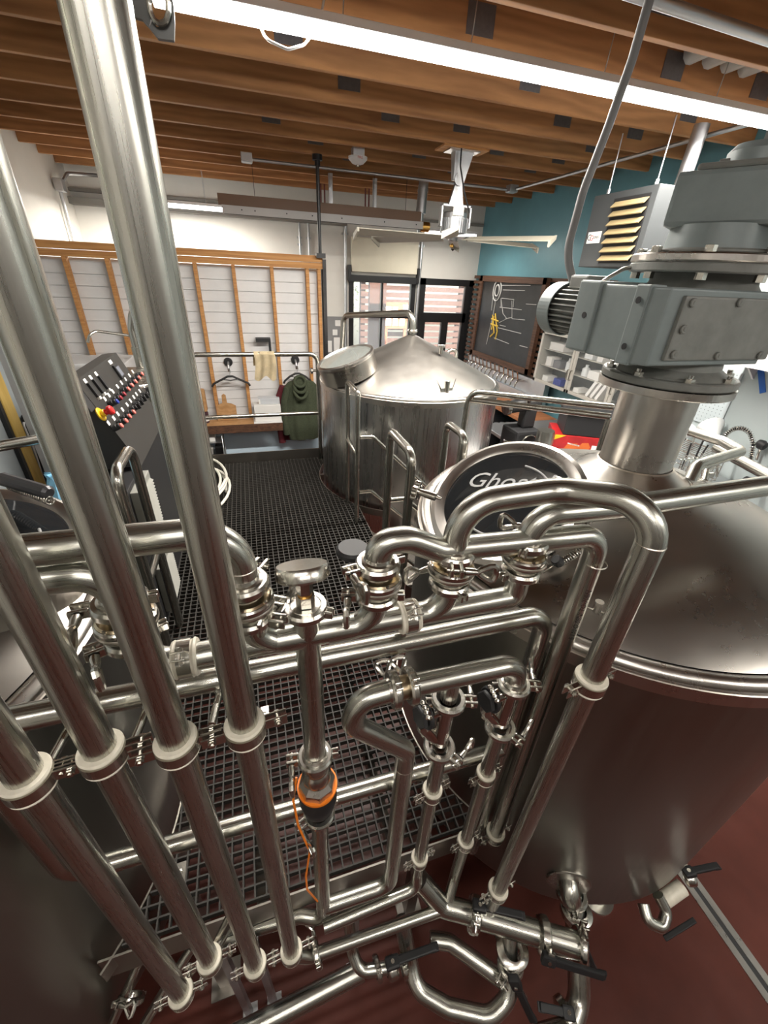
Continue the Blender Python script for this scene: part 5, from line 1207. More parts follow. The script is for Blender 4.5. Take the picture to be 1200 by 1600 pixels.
for (x, y, z0, z1, lab) in ((2.95, 6.425, 3.1, 3.86, 'thin dark drop rod right of the fan against the teal wall'), (2.62, 6.98, 3.72, 3.86, 'tiny white hook hanging from a far joist')):
    bm = B(); tube(bm, [(x, y, z0), (x, y, z1)], 0.009, seg=8); lathe(bm, [(0, -.03), (.025, -.01), (.02, .02), (0, .03)], (x, y, z0), seg=10); thing('drop_rod', bm, BLACK if z0 < 3.5 else SIDING, lab, 'rod')
# unit heater
uh = empty('unit_heater', (3.45, 3.65, 2.89), 'charcoal unit heater with tan louvres hanging by the teal wall', 'heater')
bm = B()
bb(bm, (3.20, 3.27, 2.89), (3.62, 3.99, 3.45), 0.006); obj('casing', bm, HEATER, uh)
bm = B(); bb(bm, (3.193, 3.33, 2.92), (3.20, 3.72, 3.40)); obj('louvre_opening', bm, BLACK, uh)
for k in range(7):
    z = 2.945+k*0.066
    bm = B(); hexa(bm, [(3.155, 3.335, z-0.012), (3.155, 3.70, z-0.012), (3.15, 3.70, z-0.006), (3.15, 3.335, z-0.006), (3.193, 3.335, z+0.028), (3.193, 3.70, z+0.028), (3.193, 3.70, z+0.034), (3.193, 3.335, z+0.034)]); obj('louvre', bm, TAN, uh, label='tan louvre blade')
bm = B(); bb(bm, (3.196, 3.78, 3.08), (3.20, 3.95, 3.17)); obj('badge', bm, PAPER, uh)
BM = mat_axes(V(0, -1, 0), V(0, 0, 1), V(-1, 0, 0), (3.1955, 3.925, 3.125))
bm = B(); text_bm(bm, 'G', 0.07, BM, 0.0005); obj('badge_lettering', bm, BLACK, uh)
bm = B(); BM = mat_axes(V(0, -1, 0), V(0, 0, 1), V(-1, 0, 0), (3.1955, 3.893, 3.12)); text_bm(bm, 'G', 0.06, BM, 0.0005); obj('badge_lettering', bm, RED, uh)
bm = B(); BM = mat_axes(V(0, -1, 0), V(0, 0, 1), V(-1, 0, 0), (3.1955, 3.835, 3.125)); text_bm(bm, 'SERIES', 0.028, BM, 0.0005); obj('badge_lettering', bm, BLACK, uh)
for y in (3.33, 3.85):
    bm = B(); tube(bm, [(3.22, y, 3.46), (3.22, y, 3.86)], 0.005, seg=8); cyl(bm, (3.22, y, 3.45), (0, 0, 1), 0.014, 0.035, 8); obj('hanger_rod', bm, GALV, uh)
bm = B(); tube(bm, [(3.52, 3.38, 3.44), (3.54, 3.38, 3.85)], 0.055, seg=20); obj('flue', bm, GALV, uh)
# bottle-opener shaped bracket at the top left, just by the uprights
ob = empty('pipe_wall_bracket', (-0.04, 0.52, 2.87), 'dark steel bracket with a round eye beside the rightmost upright pipe, near the ceiling', 'bracket')
Yb = 0.56
def pb(px, py): p = aY(px, py, Yb); return V(p.x, p.y, p.z)
bm = B()
outer = [(192, -30), (192, 22), (214, 28), (228, 36), (246, 60), (272, 64), (273, 30), (266, -12), (262, -30)]
hole = []
prism(bm, [pb(*q) for q in [(190, -30), (190, 22), (206, 25), (222, 30), (233, 42), (236, 26), (231, 8), (234, -14), (244, -30)]], (0, 1, 0), 0.005)
prism(bm, [pb(*q) for q in [(233, 42), (247, 60), (272, 63), (273, 34), (266, 32), (258, 41), (245, 42), (238, 32)]], (0, 1, 0), 0.005)
prism(bm, [pb(*q) for q in [(264, -30), (262, -12), (264, 10), (263, 30), (266, 33), (273, 35), (271, 8), (268, -12), (268, -30)]], (0, 1, 0), 0.005)
obj('plate', bm, flat('dark_plate', (0.07, 0.07, 0.068), 0.4, 0.6), ob)
bm = B(); tube(bm, [pb(*q)+V(0, -.003, 0) for q in [(236, -8), (233, 8), (236, 22), (242, 35), (251, 40), (260, 36), (264, 22), (263, 4), (258, -12)]], 0.0022, 0.006, 8); obj('rolled_edge', bm, CAST, ob)

# ================================================================ RIGHT SIDE: CABINETS, BENCH, WALL
cab2 = empty('glass_cabinet', (4.26, 4.4, 1.45), 'white-framed wall cabinet with glass doors full of supplies', 'cabinet')
ALW = flat('pale_frame', (0.50, 0.48, 0.43), 0.4, 0.2); CABG = glass('cab_glass', (.6, .65, .65), 0.02, 0.06)
bm = B(); bb(bm, (4.10, 3.25, 1.45), (4.42, 5.50, 1.47)); bb(bm, (4.10, 3.25, 2.13), (4.42, 5.50, 2.15)); bb(bm, (4.40, 3.25, 1.45), (4.42, 5.50, 2.15)); bb(bm, (4.10, 5.48, 1.45), (4.42, 5.50, 2.15)); bb(bm, (4.10, 3.25, 1.45), (4.42, 3.27, 2.15)); obj('carcass', bm, ALW, cab2)
bm = B(); bb(bm, (4.385, 3.27, 1.47), (4.399, 5.48, 2.13)); obj('shade_panel', bm, flat('cab_shade', (0.06, 0.06, 0.06), .6), cab2)  # dark sheet added so the inside of the cabinet looks dim
for z in (1.68, 1.90):
    bm = B(); bb(bm, (4.13, 3.27, z), (4.40, 5.48, z+0.012)); obj('shelf', bm, ALW, cab2)
for (y0, y1) in ((4.74, 5.50), (4.00, 4.73), (3.25, 3.99)):
    d = empty('door', (4.09, (y0+y1)/2, 1.45)); d.parent = cab2; d['_b'] = (4.09, (y0+y1)/2, 1.45); d.location = V(*d['_b'])-Vector(cab2['_b'])
    bm = B(); w = 0.04
    bb(bm, (4.075, y0, 1.45), (4.10, y0+w, 2.15)); bb(bm, (4.075, y1-w, 1.45), (4.10, y1, 2.15)); bb(bm, (4.075, y0, 1.45), (4.10, y1, 1.45+w)); bb(bm, (4.075, y0, 2.15-w), (4.10, y1, 2.15)); obj('door_frame', bm, ALW, d)
    bm = B(); bb(bm, (4.086, y0+w, 1.50), (4.09, y1-w, 2.10)); obj('glass_pane', bm, CABG, d)
    yh = y0+0.025 if y0 > 4.5 else y1-0.025
    bm = B(); tube(bm, [(4.075, yh, 1.62), (4.045, yh, 1.62), (4.045, yh, 1.74), (4.075, yh, 1.74)], 0.008, 0.01, 8); obj('handle', bm, CAST, d)
sup = [(5.30, 1.695, .12, .12, PAPER, 'white carton', 'middle shelf, far left'), (5.12, 1.695, .14, .10, flat('grey_bin', (.15, .15, .16), .5), 'grey bin', 'middle shelf, left door'), (4.95, 1.695, .07, .16, MILKY, 'milky bottle', 'middle shelf, left door by the handle'),
       (5.3, 1.475, .12, .08, PAPER, 'small white box', 'bottom shelf, far left'), (5.02, 1.475, .16, .09, BLUE, 'blue coil tray', 'bottom shelf, left door'), (4.85, 1.475, .08, .13, BLACK, 'black bottle', 'bottom shelf, left door by the handle'),
       (5.2, 1.915, .3, .10, PAPER, 'flat white pack', 'top shelf, left door'), (4.55, 1.915, .14, .13, MILKY, 'milky tub', 'top shelf, middle door'), (4.35, 1.915, .1, .10, PAPER, 'white pack', 'top shelf, middle door right'), (4.60, 1.695, .10, .14, MILKY, 'milky jug', 'middle shelf, middle door'),
       (4.38, 1.695, .2, .10, PAPER, 'white box', 'middle shelf, middle door'), (4.15, 1.695, .1, .12, flat('green_pack', (.25, .32, .2), .5), 'pale green pack', 'middle shelf, middle door right'), (4.62, 1.475, .10, .06, PAPER, 'white case', 'bottom shelf, middle door'),
       (3.80, 1.475, .06, .17, MILKY, 'milky squeeze bottle', 'bottom shelf, right door, first'), (3.72, 1.475, .06, .16, MILKY, 'milky squeeze bottle', 'bottom shelf, right door, second'), (3.63, 1.475, .06, .15, MILKY, 'milky squeeze bottle', 'bottom shelf, right door, third'),
       (3.52, 1.475, .07, .14, flat('aqua_bottle', (.1, .35, .4), .4), 'aqua bottle', 'bottom shelf, right door'), (3.75, 1.695, .2, .12, flat('tan_pack', (.3, .25, .18), .6), 'tan carton', 'middle shelf, right door')]
for (y, z, w, h, mt, nm, lab) in sup:
    bm = B()
    if 'bottle' in nm or 'jug' in nm:
        lathe(bm, [(0, 0), (w/2, 0), (w/2, h*0.65), (w/5, h*0.8), (w/5, h), (0, h)], (4.20, y, z), seg=16)
    else: bb(bm, (4.13, y-w/2, z), (4.30, y+w/2, z+h), 0.006)
    thing(nm.split()[-1] if nm.split()[-1] not in ('pack', 'box') else 'supply_box', bm, mt, '%s inside the glass cabinet, %s' % (nm, lab), 'container')
for i in range(3):
    bm = B(); Rm = Matrix.Rotation(math.radians(28), 3, 'X'); box(bm, (4.22, 4.34-i*0.085, 1.585), (0.22, 0.045, 0.22), Rm, 0.003)
    bnd = thing('ring_binder', bm, PAPER, ['white ring binder leaning leftmost of three in the cabinet', 'white ring binder leaning in the middle of three in the cabinet', 'white ring binder leaning rightmost of three in the cabinet'][i], 'binder', 'white binders in the glass cabinet')
# papers under the cabinet
for (px, py, w, h, m_, lab) in ((850, 612, .14, .12, BLACK, 'black framed white card under the left end of the glass cabinet'), (915, 668, .30, .36, PAPER, 'large white sheet pinned below the glass cabinet')):
    p = aX(px, py, 4.40); bm = B(); bb(bm, (4.40, p.y-w/2, p.z-h/2), (4.43, p.y+w/2, p.z+h/2)); o_ = thing('wall_sheet', bm, m_, lab, 'paper')
    bm = B(); q = 0.03 if m_ is BLACK else 0.1; 
    bb(bm, (4.395, p.y-w/2+q*.7, p.z-h/2+q), (4.40, p.y+w/2-q*.7, p.z+h/2-q)); obj('printed_area', bm, PAPER if m_ is BLACK else flat('faint_print', (.62, .61, .58), .7), o_)
p = aX(902, 640, 4.39); bm = B(); bb(bm, (4.385, p.y-0.03, p.z-0.04), (4.392, p.y+0.03, p.z+0.04)); thing('sticky_note', bm, YELLOW, 'yellow sticky note at the corner of the large white sheet', 'note')
# work bench
wb = empty('work_bench', (3.5, 3.6, 0), 'long steel work bench behind the right-hand tank', 'table')
bm = B(); bb(bm, (2.75, 2.35, 1.10), (4.40, 4.55, 1.14), 0.004); obj('bench_top', bm, GALV, wb)
for x in (2.80, 4.33):
    for y in (2.42, 4.48):
        bm = B(); bb(bm, (x-0.02, y-0.02, 0), (x+0.02, y+0.02, 1.10)); obj('leg', bm, GALV, wb)
bm = B(); bb(bm, (2.80, 2.45, 0.3), (4.33, 4.45, 0.32)); obj('lower_shelf', bm, GALV, wb)
# red carton with black box on top
rc = aD(912, 680, 4.45); zt = 1.141
rcx, rcy = 3.32, 3.42
Rz = Matrix.Rotation(math.radians(-28), 3, 'Z')
bm = B(); box(bm, (rcx, rcy, zt+0.125), (0.66, 0.42, 0.25), Rz, 0.004); ro = thing('red_carton', bm, REDCARD, 'red snack carton with yellow corners on the bench, under the black box', 'carton')
fr3 = V(math.cos(math.radians(-28)), math.sin(math.radians(-28)), 0); fn = V(math.sin(math.radians(-28)), -math.cos(math.radians(-28)), 0)
def on_card(u, w, s, mt, name, poly=None):
    c = V(rcx, rcy, zt+0.125)+fr3*u+fn*0.2105+V(0, 0, w); bm = B()
    prism(bm, [c+fr3*a*s+V(0, 0, b)*s for a, b in poly], fn, 0.001); return obj(name, bm, mt, ro)
on_card(0, 0, 1, YELLOW, 'yellow_corner', [(-0.33, 0.125), (-0.22, 0.125), (-0.33, 0.07)]); on_card(0, 0, 1, YELLOW, 'yellow_corner', [(0.14, 0.10), (0.24, 0.12), (0.28, 0.07), (0.20, 0.06)])
OR2 = flat('orange_print', (0.55, 0.12, 0.02), .5)
for u, w, s in ((-0.14, -0.02, .09), (-0.02, 0.02, .06), (0.02, -0.08, .05), (-0.2, -0.08, .05)): on_card(u, w, s, OR2, 'printed_chip', [(-1, -.2), (-.4, -.9), (.4, -.8), (1, 0), (.5, .8), (-.5, .7)])
on_card(-0.13, 0.04, .05, PAPER, 'printed_word', [(-1.2, .25), (-1.2, 0), (1.2, -.4), (1.2, -.1)]); on_card(0.08, 0.015, .03, PAPER, 'white_sticker', [(-1, -1), (1, -1), (1, 1), (-1, 1)])
bm = B(); box(bm, (rcx+0.04, rcy-0.02, zt+0.355), (0.60, 0.40, 0.21), Rz, 0.01); bx_ = thing('black_crate', bm, BLACK, 'black lidded plastic box stacked on the red snack carton', 'box')
bm = B(); box(bm, (rcx+0.04, rcy-0.02, zt+0.470), (0.63, 0.43, 0.022), Rz, 0.006); obj('lid', bm, BLACK, bx_)
# metal canister
cp_ = aD(855, 668, 4.1); 
bm = B(); lathe(bm, [(0, 0), (0.09, 0), (0.085, 0.30), (0.08, 0.33), (0.0, 0.33)], (cp_.x, cp_.y, 1.141), seg=36); thing('steel_canister', bm, PIPE, 'tall brushed steel canister on the bench left of the red carton', 'canister')
# dark machine (microscope-like mixer)
mc = aD(822, 655, 4.3)
mm_ = empty('black_grinder', (mc.x, mc.y+0.05, 1.141), 'black bench machine with chrome knobs between the counter and the canister', 'machine')
bm = B(); bb(bm, (mc.x-0.14, mc.y-0.1, 1.141), (mc.x+0.16, mc.y+0.2, 1.40), 0.03); bb(bm, (mc.x-0.02, mc.y, 1.40), (mc.x+0.12, mc.y+0.12, 1.60), 0.02); obj('body', bm, BLACK, mm_)
bm = B(); cyl(bm, (mc.x-0.22, mc.y+0.05, 1.62), (1, 0, 0.1), 0.065, 0.38, 24, 0.02); obj('motor_head', bm, BLACKP, mm_)
bm = B(); cyl(bm, (mc.x-0.25, mc.y+0.05, 1.615), (1, 0, 0.1), 0.072, 0.06, 24, 0.01); cyl(bm, (mc.x-0.02, mc.y+0.0, 1.66), (0, 0, 1), 0.03, 0.05, 16); obj('chrome_nose', bm, POLISH, mm_)
bm = B(); cyl(bm, (mc.x-0.2, mc.y-0.05, 1.141), (0, 0, 1), 0.06, 0.04, 16, 0.01); cyl(bm, (mc.x-0.2, mc.y-0.05, 1.18), (0, 0, 1), 0.03, 0.09, 12); cyl(bm, (mc.x-0.2, mc.y-0.05, 1.27), (0, 0, 1), 0.05, 0.04, 8, 0.01); obj('chrome_knob', bm, POLISH, mm_)
bm = B(); lathe(bm, [(0.09, 0), (0.1, 0.005), (0.09, 0.01)], (mc.x+0.02, mc.y-0.102, 1.27), (0, -1, 0), 24); obj('oval_badge', bm, CAST, mm_)
bm = B(); bb(bm, (2.32, 2.7, 1.07), (2.72, 3.2, 1.10), 0.004)
wt = thing('white_side_table', bm, SIDING, 'small white table top beside the black machine, left of the bench', 'table')
for x in (2.36, 2.68):
    for y in (2.74, 3.16):
        bm = B(); bb(bm, (x-.02, y-.02, 0), (x+.02, y+.02, 1.07)); obj('leg', bm, SIDING, wt)
# guard rail behind
gr = empty('guard_rail', (1.9, 2.5, 0.9), 'double-tube rail running right from behind the silver kettle to the tank neck', 'railing')
Pa = aZ(733, 611, 2.02); Pb = aZ(958, 636, 2.04)
bm = B(); tube(bm, [(Pa.x, Pa.y, 0.33), Pa, Pb], 0.022, 0.09, 16); obj('upper_tube', bm, PIPE_DARK, gr)
bm = B(); tube(bm, [(Pa.x+0.02, Pa.y, 1.955), (Pb.x, Pb.y, 1.975)], 0.022, 0.0, 16); tube(bm, [(Pb.x, Pb.y, 1.96), (Pb.x, Pb.y, 0)], 0.022, 0, 16); obj('lower_tube', bm, PIPE_DARK, gr)
# hand pipe and run behind the tank cone
hp = empty('cone_pipe', aD(1090, 740, 1.75), 'bent pipe clamped to the tank cone behind the agitator neck', 'pipe')
bm = B(); tube(bm, [aD(1072, 762, 1.62), aD(1088, 728, 1.66), aD(1112, 720, 1.72), aD(1158, 706, 1.84), aD(1130, 690, 1.95), aD(1040, 662, 2.25)], 0.0235, 0.05, 20); obj('tube', bm, PIPE, hp)
pc_ = aD(1072, 756, 1.62)
clamp(pc_, V(0.1, 0.05, 1), math.radians(150), 'clamp at the foot of the bent pipe on the tank cone')
bm = B(); tube(bm, [aD(1120, 700, 2.2), aD(1210, 748, 1.85), aD(1300, 800, 1.6)], 0.026, 0, 20); thing('cone_pipe', bm, PIPE, 'thicker straight pipe sloping off the right edge behind the tank', 'pipe')
bm = B(); tube(bm, [aD(1100, 752, 1.75), aD(1103, 735, 1.8), aD(1118, 722, 1.85)], 0.014, 0.02, 12); box(bm, aD(1110, 742, 1.78), (0.03, 0.01, 0.02)); thing('small_valve', bm, CAST, 'small steel valve and tab just behind the bent cone pipe', 'valve')
# ---- near right wall
WX = 4.425
pg = empty('pegboard', (WX, 2.7, 1.6), 'white pegboard on the wall behind the funnels', 'pegboard')
bm = B(); bb(bm, (WX-0.012, 2.85, 1.55), (WX, 3.52, 2.08)); obj('board', bm, GREYW, pg)
bm = B()
for i in range(15):
    for j in range(15): cyl(bm, (WX-0.0125, 2.90+i*0.04, 1.58+j*0.034), (-1, 0, 0), 0.004, 0.0006, 6)
obj('holes', bm, BLACK, pg, 'stuff')
for (px, py, s, lab) in ((1082, 668, 1.0, 'left milky plastic funnel hanging on the pegboard'), (1110, 665, 1.15, 'right milky plastic funnel, tip pointing right')):
    p = aX(px, py, WX-0.12)
    bm = B(); lathe(bm, [(0.10*s, 0), (0.098*s, 0.02), (0.03*s, 0.13*s), (0.018*s, 0.2*s), (0.016*s, 0.2*s), (0.028*s, 0.13*s), (0.094*s, 0.02), (0.096*s, 0)], p, V(-0.3, -0.7, -0.45) if s > 1 else V(-.5, 0.1, -.7), 32); thing('plastic_funnel', bm, MILKY, lab, 'funnel')
    bm = B()
sf = empty('spring_faucet', aX(1140, 700, 4.2), 'coiled-spring pre-rinse faucet arching in front of the pale wall', 'faucet')
pts = [aX(q[0], q[1], 4.15) for q in [(1128, 692), (1134, 678), (1146, 670), (1160, 668), (1172, 676), (1177, 692), (1174, 712), (1168, 735)]]
P_ = fillet(pts, 0.1, 5); bm = B(); tube(bm, P_, 0.010, seg=8); obj('inner_hose', bm, BLACK, sf)
L = [0.0]
for i in range(1, len(P_)): L.append(L[-1]+(P_[i]-P_[i-1]).length)
def at_len(s):
    for i in range(1, len(P_)):
        if s <= L[i]: t = (s-L[i-1])/(L[i]-L[i-1]); return P_[i-1].lerp(P_[i], t), (P_[i]-P_[i-1]).normalized()
    return P_[-1], (P_[-1]-P_[-2]).normalized()
bm = B(); hp_ = []; turns = 34
for k in range(turns*10+1):
    c, t = at_len(L[-1]*k/(turns*10)); F_ = frame_of(t).to_3x3(); a = 2*PI*k/10; hp_.append(c+F_ @ V(0.019*math.cos(a), 0.019*math.sin(a), 0))
tube(bm, hp_, 0.0035, seg=6); obj('coil_spring', bm, CAST, sf)
bm = B(); tube(bm, [aX(1128, 692, 4.15), aX(1122, 712, 4.15), aX(1120, 745, 4.15)], 0.011, 0.05, 10); obj('riser', bm, CAST, sf)
# white shelf with cardboard boxes
ws = empty('wall_shelf', (4.2, 2.0, 2.28), 'white wall shelf carrying cardboard boxes at the right edge', 'shelf')
bm = B(); bb(bm, (3.98, 0.9, 2.315), (4.42, 2.88, 2.345)); bb(bm, (3.97, 0.9, 2.20), (3.985, 2.88, 2.345)); obj('shelf_board', bm, SIDING, ws)
for y in (1.2, 2.75):
    bm = B(); prism(bm, [(4.42, y, 2.31), (4.1, y, 2.31), (4.42, y, 2.05)], (0, 1, 0), 0.02); obj('shelf_bracket', bm, SIDING, ws)
for i, (y0, y1, z0, z1, lab) in enumerate([(2.42, 2.86, 2.347, 2.50, 'lower brown cardboard box with a white label on the white shelf'), (1.85, 2.40, 2.347, 2.60, 'brown cardboard box nearer the right edge on the white shelf'), (2.40, 2.84, 2.502, 2.66, 'upper brown cardboard box stacked on the labelled one')]):
    bm = B(); bb(bm, (4.0, y0, z0), (4.38, y1, z1), 0.004); o_ = thing('cardboard_box', bm, CARDB, lab, 'box')
    bm = B(); bb(bm, (4.05, y0+0.01, z1), (4.2, y1-0.01, z1+0.002)); obj('tape', bm, flat('tape%d' % i, (.42, .3, .18), .4), o_)
    if i == 0:
        bm = B(); bb(bm, (3.997, y0+0.01, z0+0.02), (3.999, y0+0.20, z0+0.13)); obj('label_sheet', bm, PAPER, o_)
for (px, py, a, lab) in ((1192, 566, -5, 'upper strip of blue tape on the pale wall at the right edge'), (1190, 595, 60, 'lower strip of blue tape on the pale wall at the right edge')):
    p = aX(px, py, WX); bm = B(); box(bm, (WX+0.002, p.y, p.z), (0.004, 0.22, 0.05), Matrix.Rotation(math.radians(a), 3, 'X')); thing('blue_tape', bm, BLUETAPE, lab, 'tape')
for (px, py, lab) in ((1190, 695, 'black clamp knob on the pale wall beside the spring faucet'), (1168, 752, 'black clamp knob below the sloping thick pipe')):
    p = aX(px, py, 4.38); k_ = empty('clamp_knob', p, lab, 'knob')
    bm = B(); lathe(bm, [(0, -.05), (.035, -.035), (.045, 0), (.035, .035), (0, .05)], p, (0, 1, 0.2), 16); obj('ball', bm, BLACK, k_)
    bm = B(); tube(bm, [p, p+V(0.0, -0.02, -0.14)], 0.012, seg=8); obj('stem', bm, CAST, k_)
wr = empty('dish_rack', (3.9, 2.7, 1.141), 'wire rack with a tangle of dark utensils behind the agitator neck', 'rack')
bm = B()
for i in range(12): tube(bm, [(3.6+i*0.05, 2.5, 1.16), (3.6+i*0.05, 2.5, 1.42), (3.6+i*0.05, 2.95, 1.42), (3.6+i*0.05, 2.95, 1.16)], 0.004, 0.02, 6)
for z in (1.165, 1.30, 1.42): tube(bm, [(3.58, 2.5, z), (4.17, 2.5, z), (4.17, 2.95, z), (3.58, 2.95, z)], 0.005, 0.02, 6, closed=False)
obj('wire_frame', bm, CAST, wr)
for i in range(10):
    x, y = 3.64+random.random()*0.45, 2.56+random.random()*0.3
    bm = B(); tube(bm, [(x, y, 1.165), (x+random.uniform(-.05, .05), y+random.uniform(-.04, .04), 1.50+random.random()*0.1)], 0.008, seg=8)
    lathe(bm, [(0, 0), (.02, .01), (.024, .03), (0, .05)], (x, y, 1.15), seg=10); thing('utensil', bm, [BLACK, CAST, BLACKP][i % 3], 'thin dark or steel utensil standing in the wire dish rack', 'utensil', 'utensils in the dish rack')
bm = B(); bb(bm, (3.66, 2.38, 1.141), (3.86, 2.47, 1.24), 0.01); thing('white_pack', bm, PAPER, 'white pack with a red mark in front of the dish rack', 'pack'); o_ = bpy.data.objects['white_pack']
bm = B(); bb(bm, (3.70, 2.378, 1.17), (3.78, 2.38, 1.21)); obj('red_mark', bm, RED, o_)

# ================================================================ LOW PIPEWORK UNDER THE TANKS
def bpoly(pts, zc): return [aD(px, py, zc) for px, py in pts]
BR = 0.0255
# floor-level long header
def floor_at(px, py, z): return aZ(px, py, z)
h0, h1 = floor_at(330, 1640, 0.42), floor_at(566, 1515, 0.42)
pipe('floor_header', [h0+(h0-h1)*0.4, h1], 0.034, 'thick straight pipe running low over the red floor at the bottom of the view', 0)
p = lambda px, py, z: aZ(px, py, z)
pipe('elbow_pipe', [p(545, 1435, 0.66), p(550, 1485, 0.54), p(562, 1518, 0.50), p(605, 1512, 0.50)], 0.021, 'small elbow pipe meeting the black-handled valve in the centre foreground', 0.06)
pipe('loop_pipe', [p(628, 1440, 0.62), p(640, 1500, 0.46), p(650, 1545, 0.42), p(700, 1575, 0.40), p(765, 1590, 0.40), p(800, 1555, 0.42), p(796, 1500, 0.50), p(796, 1455, 0.57)], 0.030, 'wide looping pipe nearest the bottom edge, curving up to the tee', 0.09)
pipe('link_pipe', [p(672, 1468, 0.50), p(702, 1472, 0.50), p(790, 1535, 0.44)], 0.028, 'straight pipe slanting down right behind the wide looping pipe', 0.05)
tee = empty('tee_pipe', p(800, 1440, 0.6), 'horizontal tee pipe at the lower right joining the butterfly valves', 'pipe')
ta, tb = p(735, 1427, 0.60), p(905, 1478, 0.58)
bm = B(); tube(bm, [ta, tb], 0.042, seg=32); tm = ta.lerp(tb, 0.40); tube(bm, [tm, tm+V(0, 0, -0.10)], 0.034, seg=28); obj('tube', bm, PIPE, tee)
pipe('thick_branch', [p(655, 1375, 0.72), p(690, 1415, 0.62), p(735, 1427, 0.60)], 0.038, 'thick short branch angling from under the platform into the tee', 0.05)
pipe('down_pipe', [(0.0, 0, 0)]*0 + [p(893, 1395, 0.60), p(903, 1470, 0.50), p(905, 1560, 0.36), p(890, 1610, 0.34), p(840, 1625, 0.34)], 0.040, 'thick vertical pipe under the right tank outlet turning at the floor', 0.07, cat='pipe')
# tank outlet fittings
ou = empty('tank_outlet', p(890, 1385, 0.62), 'outlet neck on the underside edge of the right tank', 'fitting')
oc = p(888, 1372, 0.62)
def on_tank(px, py, c, r):
    w = ray(px, py); ox, oy = -c[0], -c[1]; A = w.x**2+w.y**2; B2 = 2*(ox*w.x+oy*w.y); Q = ox*ox+oy*oy-r*r
    return CAM+w*((-B2-math.sqrt(B2*B2-4*A*Q))/(2*A))
oc = on_tank(888, 1378, T3, 0.80); on_ = V(oc.x-T3[0], oc.y-T3[1], 0).normalized()
bm = B(); lathe(bm, [(0.0, 0.006), (0.080, 0.006), (0.084, 0.003), (0.084, -0.02)], oc, on_, 48); obj('wall_pad', bm, TANKC, ou)
bm = B(); tube(bm, [oc, oc+on_*0.05, p(895, 1410, 0.56)], 0.036, 0.05, seg=28); obj('outlet_neck', bm, PIPE, ou)
def bclamp(pos, axis, lab, spin=0.0, sc=1.42):
    o = clamp(pos, axis, spin, lab); o.scale = (sc, sc, sc)
    for ch in ALL_CHILDREN(o):
        if ch.name.startswith('wing_nut'): bpy.data.objects.remove(ch)
    return o
up = (tb-ta).normalized()
bclamp(p(893, 1397, 0.60), V(0.1, 0.2, 1), 'clamp directly under the right tank outlet', 1.0); bclamp(ta+up*0.01, up, 'left clamp on the horizontal tee pipe', 2.0)
bclamp(ta.lerp(tb, 0.68), up, 'clamp right of the tee branch', 2.5); bclamp(tm+V(0, 0, -0.11), V(0, 0, 1), 'clamp under the tee branch', 0.4, 1.2); bclamp(p(797, 1508, 0.49), V(0, 0, 1), 'lower clamp above the wide looping pipe', 3.6, 1.15); bclamp(tb, up, 'right clamp on the horizontal tee pipe', 1.2)
bclamp(p(590, 1513, 0.50), V(1, 0.05, 0), 'clamp left of the central black-handled valve', -1.2, 0.95); bclamp(p(630, 1508, 0.50), V(1, 0.05, 0), 'clamp right of the central black-handled valve', -1.2, 0.95)
# butterfly valve: body disc, neck, lever handle
def bfly(pos, axis, hdir, hlen, lab, R=0.060, side=None):
    pos = Vector(pos); axis = Vector(axis).normalized(); hdir = Vector(hdir).normalized()
    side = Vector(side)-axis*Vector(side).dot(axis) if side else (V(0, 0, 1)-axis*axis.z); side = side.normalized() if side.length > 0.3 else V(-0.4, -0.9, 0).normalized()
    e = empty('butterfly_valve', pos, lab, 'valve')
    bm = B(); lathe(bm, [(R*0.6, -0.022), (R*0.8, -0.020), (R, -0.012), (R, 0.012), (R*0.8, 0.020), (R*0.6, 0.022)], pos, axis, 40); obj('valve_disc_body', bm, CAST, e)
    hp0 = pos+side*(R+0.012)
    bm = B(); cyl(bm, pos+side*(R-0.005), side, 0.011, 0.03, 16); obj('valve_stem', bm, CAST, e)
    w = hdir.cross(side).normalized()
    F3 = mat_axes(hdir, w, side).to_3x3()
    bm = B(); box(bm, hp0+side*0.012, (0.052, 0.040, 0.026), F3, 0.008); box(bm, hp0+hdir*(hlen*0.5)+side*0.014, (hlen, 0.026, 0.016), F3, 0.005); box(bm, hp0+hdir*(hlen*0.97)+side*0.010, (0.03, 0.028, 0.012), F3, 0.004); obj('lever_handle', bm, BLACK, e, label='black lever handle')
    bm = B(); cyl(bm, hp0+side*0.025, side, 0.007, 0.004, 16); obj('handle_screw', bm, CAST, e)
    bm = B(); tube(bm, [hp0+hdir*0.01-side*0.004, hp0+hdir*(hlen*0.75)-side*0.02], 0.0035, seg=8); obj('latch_wire', bm, CAST, e)
bfly(p(612, 1512, 0.50), (1, 0.05, 0), p(680, 1480, 0.56)-p(612, 1505, 0.56), 0.17, 'butterfly valve with a long black lever in the centre foreground', 0.036)
bfly(p(742, 1428, 0.60), up, p(845, 1436, 0.66)-p(750, 1414, 0.66), 0.16, 'butterfly valve whose black lever lies along the tee pipe')
bfly(p(848, 1462, 0.59), up, p(940, 1512, 0.55)-p(850, 1485, 0.58), 0.20, 'butterfly valve whose black lever points down right by the outlet', 0.06, (-0.2, -0.9, 0.5))
bfly(p(800, 1485, 0.53), V(0, 0, 1), V(0.35, -0.5, -0.9), 0.18, 'butterfly valve under the tee with its black lever hanging down')
bfly(p(900, 1425, 0.56), V(0.1, 0.2, 1), V(0.30, -0.35, -0.8), 0.17, 'butterfly valve under the tank outlet with its black lever hanging down')
bfly(p(885, 1588, 0.34), V(1, 0.1, 0.2), V(-0.8, 0.3, 0.3), 0.12, 'butterfly valve at the foot of the thick vertical pipe')
